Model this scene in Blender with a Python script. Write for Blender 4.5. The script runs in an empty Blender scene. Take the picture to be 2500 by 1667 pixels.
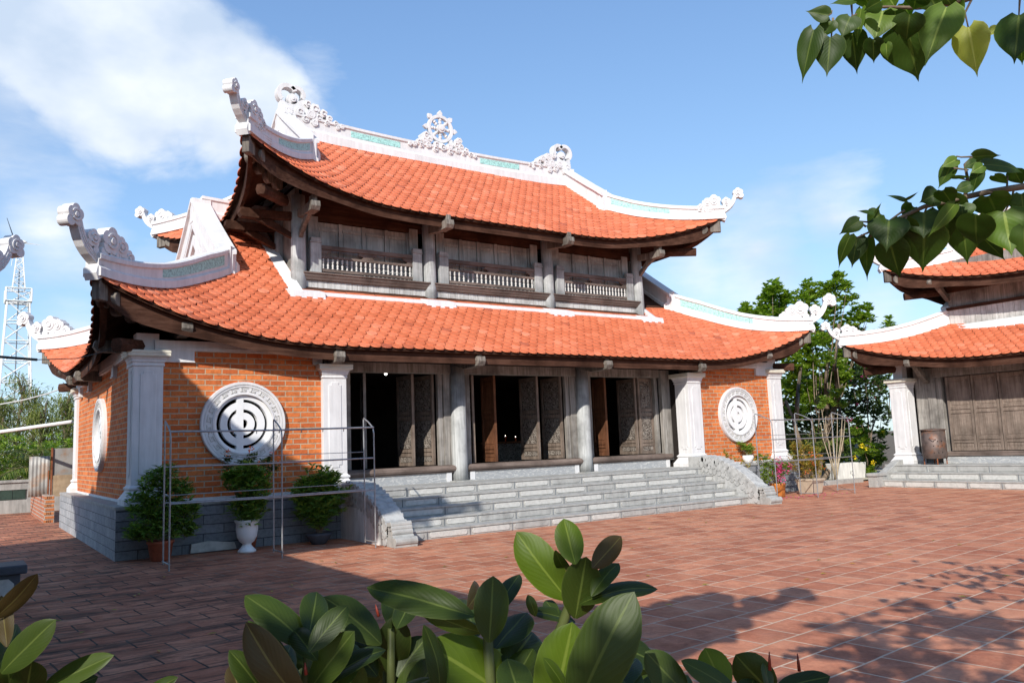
import bpy, math, random
import numpy as np
from mathutils import Vector, Matrix
random.seed(11)
R = math.radians
SC = bpy.context.scene
COL = SC.collection
# ------------------------------------------------------------------ camera
CX, CY, FPX = 1250.0, 833.5, 1962.2
CAMP = np.array([-2.202, -15.35, 1.7])
_y, _p, _r = R(34.405), R(7.283), R(-2.269)
FW = np.array([math.sin(_y)*math.cos(_p), math.cos(_y)*math.cos(_p), math.sin(_p)])
RT = np.array([math.cos(_y), -math.sin(_y), 0.0])
UPV = np.cross(RT, FW)
RT, UPV = math.cos(_r)*RT+math.sin(_r)*UPV, -math.sin(_r)*RT+math.cos(_r)*UPV
cd = bpy.data.cameras.new('camera'); cam = bpy.data.objects.new('camera', cd); COL.objects.link(cam)
cam.matrix_world = Matrix(((RT[0], UPV[0], -FW[0], CAMP[0]), (RT[1], UPV[1], -FW[1], CAMP[1]),
                           (RT[2], UPV[2], -FW[2], CAMP[2]), (0, 0, 0, 1)))
cd.sensor_fit = 'HORIZONTAL'; cd.sensor_width = 36.0; cd.lens = FPX/2500*36
cd.clip_start = 0.05; cd.clip_end = 5000
SC.camera = cam
def at(a, b, depth):                       # world point seen at photo pixel (a, b) at a depth along the view axis
    return CAMP + (FW+(a-CX)/FPX*RT-(b-CY)/FPX*UPV)*depth
# ------------------------------------------------------------------ light
SUN = Vector((1.22, 1.05, -1.0)).normalized()
EL = math.asin(-SUN.z)
w = bpy.data.worlds.new('World'); SC.world = w; w.use_nodes = True
nt = w.node_tree; nt.nodes.clear()
def N(t, **k):
    n = nt.nodes.new(t)
    for a, b in k.items(): setattr(n, a, b)
    return n
out = N('ShaderNodeOutputWorld'); bg = N('ShaderNodeBackground'); bg.inputs[1].default_value = 0.15
sky = N('ShaderNodeTexSky', sky_type='NISHITA'); sky.sun_disc = False; sky.sun_elevation = EL
sky.sun_rotation = math.atan2(-SUN.x, -SUN.y); sky.air_density = 1.0; sky.dust_density = 0.35; sky.ozone_density = 2.0; sky.altitude = 50
tc = N('ShaderNodeTexCoord')
mp = N('ShaderNodeMapping'); mp.inputs['Scale'].default_value = (1, 1, 1.5)
nt.links.new(tc.outputs['Generated'], mp.inputs[0])
noi = N('ShaderNodeTexNoise'); noi.inputs['Scale'].default_value = 5.5; noi.inputs['Detail'].default_value = 9; noi.inputs['Roughness'].default_value = .56
noi.inputs['Distortion'].default_value = .25
nt.links.new(mp.outputs[0], noi.inputs[0])
def M(op, a, b=None, c=None, clamp=False):
    n = N('ShaderNodeMath', operation=op, use_clamp=clamp)
    for i, v in enumerate((a, b, c)):
        if v is None: continue
        if isinstance(v, (int, float)): n.inputs[i].default_value = v
        else: nt.links.new(v, n.inputs[i])
    return n.outputs[0]
def blob(px, py, rad, ex=1.0):            # soft region of sky round a direction
    d = FW+(px-CX)/FPX*RT-(py-CY)/FPX*UPV; d = d/np.linalg.norm(d)
    v = N('ShaderNodeVectorMath', operation='DISTANCE'); v.inputs[1].default_value = d
    nt.links.new(tc.outputs['Generated'], v.inputs[0])
    return M('MULTIPLY', M('SUBTRACT', 1.0, M('DIVIDE', v.outputs['Value'], rad)), ex)
def mx(l):
    o = l[0]
    for q in l[1:]: o = M('MAXIMUM', o, q)
    return o
big = mx([blob(230, 40, .17), blob(450, 170, .145), blob(625, 215, .095), blob(560, 160, .09), blob(330, 270, .10), blob(560, 300, .085), blob(60, 20, .14), blob(470, 60, .08), blob(150, -60, .2)])
dens = M('MULTIPLY_ADD', big, 1.30, M('MULTIPLY_ADD', noi.outputs[0], 2.6, -1.50), clamp=True)
cl = N('ShaderNodeMapRange'); cl.interpolation_type = 'SMOOTHSTEP'
nt.links.new(dens, cl.inputs[0]); cl.inputs[1].default_value = 0.0; cl.inputs[2].default_value = .62
n2 = N('ShaderNodeTexNoise'); n2.inputs['Scale'].default_value = 5; n2.inputs['Detail'].default_value = 8; n2.inputs['Roughness'].default_value = .6
mp2 = N('ShaderNodeMapping'); mp2.inputs['Scale'].default_value = (1, 1, 3.2); nt.links.new(tc.outputs['Generated'], mp2.inputs[0]); nt.links.new(mp2.outputs[0], n2.inputs[0])
thin = mx([blob(1850, 610, .12, 1.1), blob(2040, 530, .08, 1.1), blob(2150, 770, .07), blob(1700, 640, .09), blob(120, 560, .07, 1.1), blob(150, 560, .10, .8), blob(420, 690, .07), blob(170, 860, .08), blob(30, 220, .14), blob(740, 200, .07, .6)])
d2 = M('MULTIPLY_ADD', thin, 1.1, M('MULTIPLY_ADD', n2.outputs[0], 2.0, -1.3), clamp=True)
tot = M('MAXIMUM', cl.outputs[0], M('MULTIPLY', d2, .9), clamp=True)
n3 = N('ShaderNodeTexNoise'); n3.inputs['Scale'].default_value = 6.0; n3.inputs['Detail'].default_value = 5
nt.links.new(mp.outputs[0], n3.inputs[0])
ccol = N('ShaderNodeValToRGB'); ccol.color_ramp.elements[0].position = .35; ccol.color_ramp.elements[1].position = .62
ccol.color_ramp.elements[0].color = (3.1, 3.75, 4.7, 1); ccol.color_ramp.elements[1].color = (5.0, 5.3, 5.7, 1)
nt.links.new(n3.outputs[0], ccol.inputs[0])
tint = N('ShaderNodeMix', data_type='RGBA', blend_type='MULTIPLY'); tint.inputs[0].default_value = 1
tint.inputs[7].default_value = (1.0, 1.06, 1.12, 1); nt.links.new(sky.outputs[0], tint.inputs[6])
v1 = N('ShaderNodeVectorMath', operation='MULTIPLY'); v1.inputs[1].default_value = (1.14, 1.26, 1.5); nt.links.new(tint.outputs[2], v1.inputs[0])
v2 = N('ShaderNodeVectorMath', operation='MULTIPLY_ADD'); v2.inputs[1].default_value = (.15, .125, .13); v2.inputs[2].default_value = (1, 1, 1); nt.links.new(tint.outputs[2], v2.inputs[0])
dk = N('ShaderNodeVectorMath', operation='DIVIDE'); nt.links.new(v1.outputs[0], dk.inputs[0]); nt.links.new(v2.outputs[0], dk.inputs[1])
mixc = N('ShaderNodeMix', data_type='RGBA'); nt.links.new(tot, mixc.inputs[0]); nt.links.new(dk.outputs[0], mixc.inputs[6]); nt.links.new(ccol.outputs[0], mixc.inputs[7])
nt.links.new(mixc.outputs[2], bg.inputs[0]); nt.links.new(bg.outputs[0], out.inputs[0])
sd = bpy.data.lights.new('sun', 'SUN'); so = bpy.data.objects.new('sun', sd); COL.objects.link(so)
sd.energy = 4.1; sd.angle = R(.5); sd.color = (1, .95, .87); so.rotation_euler = SUN.to_track_quat('-Z', 'Y').to_euler(); so.location = (-20, -20, 30)
SC.view_settings.view_transform = 'Standard'; SC.view_settings.look = 'None'; SC.view_settings.exposure = 0.42; SC.view_settings.gamma = 1
SC.cycles.max_bounces = 6; SC.cycles.diffuse_bounces = 3; SC.cycles.glossy_bounces = 2; SC.cycles.transmission_bounces = 3; SC.cycles.transparent_max_bounces = 6
# ------------------------------------------------------------------ materials
MATS = {}
class Mt:
    def __init__(s, name, rough=.7, spec=.3):
        s.m = bpy.data.materials.new(name); s.m.use_nodes = True; s.t = s.m.node_tree
        s.b = s.t.nodes['Principled BSDF']; s.b.inputs['Roughness'].default_value = rough
        s.b.inputs['Specular IOR Level'].default_value = spec
        s.tc = s.t.nodes.new('ShaderNodeTexCoord'); MATS[name] = s.m
    def n(s, t, **k):
        q = s.t.nodes.new(t)
        for a, b in k.items(): setattr(q, a, b)
        return q
    def l(s, a, b): s.t.links.new(a, b)
    def mapping(s, scale, src='Object', rot=(0, 0, 0)):
        m = s.n('ShaderNodeMapping'); m.inputs['Scale'].default_value = scale; m.inputs['Rotation'].default_value = rot
        s.l(s.tc.outputs[src], m.inputs[0]); return m.outputs[0]
    def noise(s, scale, detail=4, rough=.55, vec=None, dist=0):
        q = s.n('ShaderNodeTexNoise'); q.inputs['Scale'].default_value = scale; q.inputs['Detail'].default_value = detail
        q.inputs['Roughness'].default_value = rough; q.inputs['Distortion'].default_value = dist
        s.l(vec if vec is not None else s.tc.outputs['Object'], q.inputs[0]); return q.outputs[0]
    def ramp(s, f, stops):
        q = s.n('ShaderNodeValToRGB'); e = q.color_ramp.elements
        while len(e) < len(stops): e.new(.5)
        for i, (p, c) in enumerate(stops):
            e[i].position = p; e[i].color = (c[0], c[1], c[2], 1) if isinstance(c, tuple) else (c, c, c, 1)
        s.l(f, q.inputs[0]); return q.outputs[0]
    def mix(s, f, a, b, bt='MIX'):
        q = s.n('ShaderNodeMix', data_type='RGBA', blend_type=bt)
        for i, v in ((0, f), (6, a), (7, b)):
            if isinstance(v, (int, float)): q.inputs[i].default_value = v
            elif isinstance(v, tuple): q.inputs[i].default_value = (v[0], v[1], v[2], 1)
            else: s.l(v, q.inputs[i])
        return q.outputs[2]
    def col(s, c):
        if isinstance(c, tuple): s.b.inputs['Base Color'].default_value = (*c, 1)
        else: s.l(c, s.b.inputs['Base Color'])
    def bump(s, h, st=.3, dist=.01):
        q = s.n('ShaderNodeBump'); q.inputs['Strength'].default_value = st; q.inputs['Distance'].default_value = dist
        s.l(h, q.inputs['Height']); s.l(q.outputs[0], s.b.inputs['Normal'])
    def island(s):
        return s.n('ShaderNodeNewGeometry').outputs['Random Per Island']
def m_roof():
    s = Mt('terracotta_tile', .62, .25)
    c = s.ramp(s.island(), [(0, (.44, .115, .06)), (.04, (.57, .145, .062)), (.5, (.63, .168, .076)), (.95, (.68, .195, .095)), (1, (.72, .25, .14))])
    st = s.ramp(s.noise(1.3, 8, .65, s.mapping((1, .6, 1))), [(.30, (.80, .76, .74)), (.5, (1, 1, 1)), (.75, (1.02, 1.12, 1.18))])
    c = s.mix(1, c, st, 'MULTIPLY'); gr = s.ramp(s.noise(34, 3), [(.3, .9), (.7, 1.06)])
    s.col(s.mix(1, c, gr, 'MULTIPLY')); s.bump(s.noise(60, 3), .15, .004)
def m_plain(name, c, rough=.7, var=.12, sc=3, spec=.3, bsc=40, bst=.15, streak=0, dirt=None, metal=0):
    s = Mt(name, rough, spec)
    f = s.ramp(s.noise(sc, 7), [(.28, 1-var*1.6), (.55, 1.0), (.8, 1+var*.5)])
    k = s.mix(1, c, f, 'MULTIPLY')
    if streak:
        v = s.mapping((5, 5, .5)); g = s.ramp(s.noise(2.2, 7, .65, v), [(.42, 1-streak), (.62, 1)])
        k = s.mix(1, k, g, 'MULTIPLY')
    if dirt:
        g = s.ramp(s.noise(sc*.7, 8, .65), [(.52, 0.0), (.72, 1.0)]); k = s.mix(g, k, dirt)
    s.col(k); s.bump(s.noise(bsc, 4), bst, .006); s.b.inputs['Metallic'].default_value = metal
def m_wood(name, c1, c2, c3, axis='z', rough=.75, spec=.2):
    s = Mt(name, rough, spec)
    sc = {'z': (22, 22, 1.1), 'x': (1.1, 22, 22), 'y': (22, 1.1, 22)}[axis]
    g = s.noise(1.0, 8, .62, s.mapping(sc), .4)
    big = s.noise(1.7, 5, .6)
    k = s.ramp(g, [(.30, c1), (.5, c2), (.72, c3)])
    k = s.mix(s.ramp(big, [(.42, 0.0), (.66, .75)]), k, tuple(x*.55 for x in c1))
    s.col(k); s.bump(g, .5, .012)
def m_brick(name, axis, bw=.305, bh=.1045, c1=(.50, .115, .036), c2=(.70, .205, .06), mc=(.50, .37, .25), mortar=.012, off=.5):
    s = Mt(name, .85, .15)
    sep = s.n('ShaderNodeSeparateXYZ'); s.l(s.tc.outputs['Object'], sep.inputs[0])
    cmb = s.n('ShaderNodeCombineXYZ')
    s.l(sep.outputs[{'x': 0, 'y': 1}[axis]], cmb.inputs[0]); s.l(sep.outputs[2], cmb.inputs[1])
    wob = s.n('ShaderNodeVectorMath', operation='MULTIPLY_ADD'); nn = s.n('ShaderNodeTexNoise'); nn.inputs['Scale'].default_value = 7
    s.l(s.tc.outputs['Object'], nn.inputs[0]); s.l(nn.outputs[1], wob.inputs[0]); wob.inputs[1].default_value = (.012, .012, 0); s.l(cmb.outputs[0], wob.inputs[2])
    b = s.n('ShaderNodeTexBrick'); b.offset = off; s.l(wob.outputs[0], b.inputs[0])
    b.inputs['Scale'].default_value = 1; b.inputs['Brick Width'].default_value = bw; b.inputs['Row Height'].default_value = bh
    b.inputs['Mortar Size'].default_value = mortar; b.inputs['Mortar Smooth'].default_value = .25; b.inputs['Bias'].default_value = .1
    b.inputs[1].default_value = (*c1, 1); b.inputs[2].default_value = (*c2, 1); b.inputs[3].default_value = (*mc, 1)
    n = s.ramp(s.noise(14, 6, .65), [(.25, .62), (.5, 1.0), (.8, 1.15)])
    n2 = s.ramp(s.noise(2.0, 6, .6), [(.3, .85), (.6, 1.0)])
    k = s.mix(1, s.mix(1, b.outputs[0], n, 'MULTIPLY'), n2, 'MULTIPLY')
    s.col(k)
    inv = s.n('ShaderNodeMath', operation='MULTIPLY_ADD'); s.l(b.outputs[1], inv.inputs[0]); inv.inputs[1].default_value = -1
    s.l(s.ramp(s.noise(30, 5), [(.2, .8), (.8, 1.2)]), inv.inputs[2]); s.bump(inv.outputs[0], .8, .012)
def m_paver():
    s = Mt('courtyard_paver', .7, .15)
    mpn = s.mapping((1, 1, 1), 'Object', (0, 0, R(-5)))
    wob = s.n('ShaderNodeVectorMath', operation='MULTIPLY_ADD'); nn = s.n('ShaderNodeTexNoise'); nn.inputs['Scale'].default_value = 2.5; nn.inputs['Detail'].default_value = 3
    s.l(s.tc.outputs['Object'], nn.inputs[0]); s.l(nn.outputs[1], wob.inputs[0]); wob.inputs[1].default_value = (.035, .035, 0); s.l(mpn, wob.inputs[2])
    b = s.n('ShaderNodeTexBrick'); s.l(wob.outputs[0], b.inputs[0]); b.offset = .5
    b.inputs['Scale'].default_value = 1; b.inputs['Brick Width'].default_value = .47; b.inputs['Row Height'].default_value = .41
    b.inputs['Mortar Size'].default_value = .011; b.inputs['Mortar Smooth'].default_value = .3; b.inputs['Bias'].default_value = 0
    b.inputs[1].default_value = (0, 0, 0, 1); b.inputs[2].default_value = (1, 1, 1, 1); b.inputs[3].default_value = (.5, .5, .5, 1)
    tone = s.ramp(b.outputs[0], [(0, (.39, .142, .080)), (.5, (.47, .182, .102)), (1, (.56, .235, .135))])
    blot = s.ramp(s.noise(3.2, 8, .68, None, .6), [(.34, (.72, .70, .72)), (.5, (1, 1, 1)), (.68, (1.22, 1.30, 1.32))])
    fine = s.ramp(s.noise(26, 5, .6), [(.25, .8), (.75, 1.12)])
    pale = s.ramp(s.noise(1.1, 7, .65), [(.50, 0.0), (.72, .45)])
    k = s.mix(1, s.mix(1, tone, blot, 'MULTIPLY'), fine, 'MULTIPLY'); k = s.mix(pale, k, (.56, .29, .175))
    sep = s.n('ShaderNodeSeparateXYZ'); s.l(s.tc.outputs['Object'], sep.inputs[0])
    mr = s.n('ShaderNodeMapRange'); s.l(sep.outputs[0], mr.inputs[0]); mr.inputs[1].default_value = .2; mr.inputs[2].default_value = 3.4
    mm = s.n('ShaderNodeMath', operation='ADD'); s.l(mr.outputs[0], mm.inputs[0]); mm2 = s.n('ShaderNodeMath', operation='MULTIPLY_ADD')
    s.l(s.noise(.9, 5), mm2.inputs[0]); mm2.inputs[1].default_value = 1.2; mm2.inputs[2].default_value = -.6; s.l(mm2.outputs[0], mm.inputs[1])
    mor = s.mix(mm.outputs[0], (.045, .038, .032), (.56, .42, .31))
    moss = s.ramp(s.noise(1.6, 9, .72, s.mapping((.6, 2.6, 1)), .8), [(.46, 0.0), (.60, .88)])
    inv = s.n('ShaderNodeMath', operation='SUBTRACT', use_clamp=True); inv.inputs[0].default_value = 1; s.l(mm.outputs[0], inv.inputs[1])
    mk = s.n('ShaderNodeMath', operation='MULTIPLY'); s.l(moss, mk.inputs[0]); s.l(inv.outputs[0], mk.inputs[1])
    k = s.mix(mk.outputs[0], k, (.05, .038, .03))
    s.col(s.mix(b.outputs[1], k, mor))
    h = s.n('ShaderNodeMath', operation='MULTIPLY_ADD'); s.l(b.outputs[1], h.inputs[0]); h.inputs[1].default_value = -.8; s.l(s.noise(9, 6), h.inputs[2])
    s.bump(h.outputs[0], .5, .008)
    rr = s.ramp(s.noise(4, 6), [(.3, .55), (.7, .85)]); s.l(rr, s.b.inputs['Roughness'])
def m_leaf(name, stops, rough=.4, trans=.25, spec=.5, under=None):
    s = Mt(name, rough, spec)
    k = s.ramp(s.island(), stops)
    k = s.mix(1, k, s.ramp(s.noise(9, 4), [(.3, .8), (.7, 1.15)]), 'MULTIPLY')
    if under:
        k = s.mix(s.n('ShaderNodeNewGeometry').outputs['Backfacing'], k, under)
    s.col(k)
    tr = s.n('ShaderNodeBsdfTranslucent'); mxs = s.n('ShaderNodeMixShader'); mxs.inputs[0].default_value = trans
    br = s.mix(1, k, (1.5, 1.7, .7), 'MULTIPLY'); s.l(br, tr.inputs[0])
    o = s.t.nodes['Material Output']; s.l(s.b.outputs[0], mxs.inputs[1]); s.l(tr.outputs[0], mxs.inputs[2]); s.l(mxs.outputs[0], o.inputs[0])
def m_bigleaf(name, c1, c2, vein, under, rough=.47, trans=.22):
    # uv.x across the blade (0..1), uv.y along it
    s = Mt(name, rough, .28)
    uv = s.n('ShaderNodeUVMap'); sep = s.n('ShaderNodeSeparateXYZ'); s.l(uv.outputs[0], sep.inputs[0])
    a = s.n('ShaderNodeMath', operation='SUBTRACT'); s.l(sep.outputs[0], a.inputs[0]); a.inputs[1].default_value = .5
    ab = s.n('ShaderNodeMath', operation='ABSOLUTE'); s.l(a.outputs[0], ab.inputs[0])
    mid = s.ramp(ab.outputs[0], [(0.0, 1.0), (.018, 1.0), (.034, 0.0)])
    wv = s.n('ShaderNodeMath', operation='MULTIPLY_ADD'); s.l(ab.outputs[0], wv.inputs[0]); wv.inputs[1].default_value = -.9; s.l(sep.outputs[1], wv.inputs[2])
    sn = s.n('ShaderNodeMath', operation='MULTIPLY'); s.l(wv.outputs[0], sn.inputs[0]); sn.inputs[1].default_value = 62
    sn2 = s.n('ShaderNodeMath', operation='SINE'); s.l(sn.outputs[0], sn2.inputs[0])
    lat = s.ramp(sn2.outputs[0], [(.90, 0.0), (1.0, .13)])
    base = s.mix(s.ramp(s.island(), [(0, 0.0), (1, 1.0)]), c1, c2)
    base = s.mix(1, base, s.ramp(s.noise(7, 5), [(.3, .78), (.7, 1.15)]), 'MULTIPLY')
    k = s.mix(lat, base, vein); k = s.mix(mid, k, vein)
    edge = s.ramp(ab.outputs[0], [(.465, 0.0), (.5, .6)]); k = s.mix(edge, k, vein)
    k = s.mix(s.n('ShaderNodeNewGeometry').outputs['Backfacing'], k, s.mix(mid, under, vein))
    s.col(k); s.bump(sn2.outputs[0], .06, .002)
    tr = s.n('ShaderNodeBsdfTranslucent'); mxs = s.n('ShaderNodeMixShader'); mxs.inputs[0].default_value = trans
    s.l(s.mix(1, k, (2.2, 2.5, .8), 'MULTIPLY'), tr.inputs[0])
    o = s.t.nodes['Material Output']; s.l(s.b.outputs[0], mxs.inputs[1]); s.l(tr.outputs[0], mxs.inputs[2]); s.l(mxs.outputs[0], o.inputs[0])
m_roof()
m_plain('white_render', (.72, .71, .71), .75, .06, 2.5, streak=.11, bst=.1)
m_plain('white_render_worn', (.74, .73, .71), .8, .10, 2.0, streak=.22, bst=.2)
m_plain('turquoise_relief', (.38, .66, .62), .7, .35, 22, bsc=26, bst=.9)
m_plain('granite', (.40, .395, .375), .8, .16, 6, bsc=70, bst=.35, streak=.12)
m_plain('granite_light', (.52, .51, .48), .9, .12, 12, bsc=90, bst=.6)
m_plain('granite_dark', (.24, .255, .27), .75, .22, 5, bsc=60, bst=.35, streak=.2)
m_plain('stone_relief', (.42, .42, .41), .9, .25, 9, bsc=22, bst=1.0)
m_plain('concrete', (.40, .38, .35), .9, .2, 3, streak=.2)
m_plain('cream_cap', (.70, .66, .55), .8, .08, 4)
m_plain('earth', (.16, .12, .08), .95, .4, 3, bst=.6)
m_plain('gravel', (.52, .47, .38), .95, .3, 40, bst=1)
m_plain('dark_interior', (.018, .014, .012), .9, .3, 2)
m_plain('galvanised_pipe', (.36, .37, .38), .45, .2, 12, metal=.55)
m_plain('white_pipe', (.78, .76, .74), .5, .06, 3)
m_plain('white_glaze', (.80, .80, .80), .35, .04, 4, spec=.5)
m_plain('terracotta_pot', (.34, .09, .045), .8, .25, 7)
m_plain('brown_glaze', (.50, .18, .04), .4, .5, 9, spec=.5)
m_plain('beige_pot', (.46, .38, .29), .8, .15, 5)
m_plain('rusty_steel', (.16, .12, .105), .55, .35, 5, dirt=(.26, .10, .04), metal=.35)
m_plain('rust_iron', (.26, .09, .04), .85, .35, 8)
m_plain('corrugated_iron', (.34, .33, .31), .6, .2, 2.5, dirt=(.34, .17, .07), metal=.2)
m_plain('old_board', (.42, .31, .20), .85, .25, 3, dirt=(.22, .12, .06))
m_plain('dark_lattice', (.035, .06, .045), .7, .3, 4)
m_plain('tower_paint', (.85, .85, .83), .6, .1, 3)
m_plain('cable_white', (.62, .62, .60), .6, .1, 3)
m_plain('cable_black', (.06, .07, .07), .6, .1, 3)
m_plain('bark', (.20, .15, .105), .9, .35, 9, bst=.9, bsc=20)
m_plain('bark_pale', (.44, .36, .25), .85, .25, 9, bst=.5)
m_plain('petiole', (.08, .10, .03), .5, .2, 9)
m_plain('red_bud', (.24, .04, .025), .4, .2, 9)
m_plain('bench_stone', (.075, .08, .095), .6, .2, 6)
m_plain('marble_slab', (.50, .50, .47), .6, .25, 5)
m_wood('grey_wood', (.15, .135, .12), (.28, .26, .235), (.42, .395, .36))
m_wood('grey_wood_along', (.12, .09, .075), (.18, .135, .115), (.25, .20, .17), 'x')
m_wood('grey_wood_side', (.12, .09, .075), (.18, .135, .115), (.25, .20, .17), 'y')
m_wood('eave_wood', (.045, .021, .014), (.080, .038, .025), (.115, .060, .042), 'x', spec=.05)
m_wood('eave_wood_side', (.045, .021, .014), (.080, .038, .025), (.115, .060, .042), 'y', spec=.05)
m_wood('dark_carved_wood', (.10, .085, .072), (.19, .165, .14), (.34, .30, .26), 'z')
m_wood('door_wood', (.15, .115, .09), (.24, .185, .15), (.33, .27, .22))
m_wood('door_wood_brown', (.10, .042, .022), (.17, .070, .034), (.24, .11, .055))
m_wood('silver_wood', (.28, .285, .28), (.43, .44, .435), (.56, .57, .56))
m_wood('baluster_wood', (.42, .40, .37), (.60, .585, .56), (.72, .70, .67))
def m_carve():
    s = Mt('carved_relief', .75, .2)
    n = s.n('ShaderNodeTexNoise'); n.inputs['Scale'].default_value = 13; n.inputs['Detail'].default_value = 2; n.inputs['Distortion'].default_value = 2.2
    s.l(s.tc.outputs['Object'], n.inputs[0])
    s.col(s.ramp(n.outputs[0], [(.38, (.07, .055, .045)), (.52, (.25, .215, .185)), (.7, (.36, .32, .28))])); s.bump(n.outputs[0], 1.0, .06)
m_carve()
def m_frieze():
    s = Mt('stone_frieze', .9, .2)
    n = s.noise(5, 3, .5, s.mapping((1, 1, 3)), 2.5)
    s.col(s.ramp(n, [(.54, (.33, .34, .35)), (.58, (.47, .47, .46))])); s.bump(n, .6, .02)
m_frieze()
m_brick('brick_front', 'x'); m_brick('brick_side', 'y')
m_brick('brick_pen_side', 'y', .24, .11, (.42, .12, .06), (.50, .18, .09), (.45, .38, .32), .02)
m_brick('brick_pen_front', 'x', .5, .11, (.48, .16, .06), (.56, .22, .09), (.45, .38, .32), .02)
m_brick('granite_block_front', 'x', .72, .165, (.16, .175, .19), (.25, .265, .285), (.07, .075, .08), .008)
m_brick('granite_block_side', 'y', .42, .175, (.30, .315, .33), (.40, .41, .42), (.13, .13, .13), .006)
m_paver()
m_leaf('leaf_tree', [(0, (.09, .16, .015)), (.5, (.19, .29, .03)), (1, (.36, .44, .06))], .4, .48)
m_leaf('leaf_fresh', [(0, (.10, .18, .02)), (.6, (.22, .32, .04)), (1, (.38, .46, .07))], .4, .35)
m_leaf('leaf_dark', [(0, (.035, .07, .014)), (1, (.10, .16, .03))], .4, .18)
m_leaf('leaf_pot', [(0, (.06, .13, .02)), (.7, (.14, .25, .04)), (1, (.26, .36, .06))], .4, .25)
m_leaf('leaf_palm', [(0, (.06, .10, .02)), (.6, (.13, .18, .035)), (1, (.30, .28, .07))], .4, .25)
m_leaf('leaf_casuarina', [(0, (.10, .125, .035)), (.6, (.19, .22, .06)), (1, (.31, .32, .10))], .7, .3, .2)
m_leaf('leaf_autumn', [(0, (.16, .20, .03)), (.5, (.36, .30, .05)), (1, (.50, .26, .05))], .5, .35)
m_leaf('petal_pink', [(0, (.60, .05, .22)), (1, (.80, .12, .38))], .6, .35)
m_leaf('petal_magenta', [(0, (.16, .01, .07)), (1, (.36, .03, .17))], .6, .35)
m_leaf('petal_orange', [(0, (.62, .09, .03)), (1, (.80, .20, .06))], .6, .3)
m_leaf('petal_yellow', [(0, (.80, .55, .01)), (1, (.90, .70, .02))], .6, .3)
m_leaf('banana_leaf', [(0, (.03, .07, .015)), (1, (.10, .17, .03))], .35, .3)
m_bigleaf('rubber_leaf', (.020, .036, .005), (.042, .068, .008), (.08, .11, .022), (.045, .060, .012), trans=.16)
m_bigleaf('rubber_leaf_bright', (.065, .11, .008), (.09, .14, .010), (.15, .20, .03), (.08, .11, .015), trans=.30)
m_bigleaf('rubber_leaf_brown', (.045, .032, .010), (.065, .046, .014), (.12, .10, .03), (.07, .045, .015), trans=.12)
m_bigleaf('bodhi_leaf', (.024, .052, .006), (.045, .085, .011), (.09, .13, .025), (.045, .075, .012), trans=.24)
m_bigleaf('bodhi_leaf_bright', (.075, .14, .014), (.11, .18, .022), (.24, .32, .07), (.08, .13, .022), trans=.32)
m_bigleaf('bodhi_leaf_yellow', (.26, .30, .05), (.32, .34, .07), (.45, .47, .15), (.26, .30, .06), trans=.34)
def m_emit():
    s = Mt('lit_bulb'); s.b.inputs['Emission Color'].default_value = (1, .97, .9, 1); s.b.inputs['Emission Strength'].default_value = 5; s.col((.9, .9, .9))
m_emit()
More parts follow.
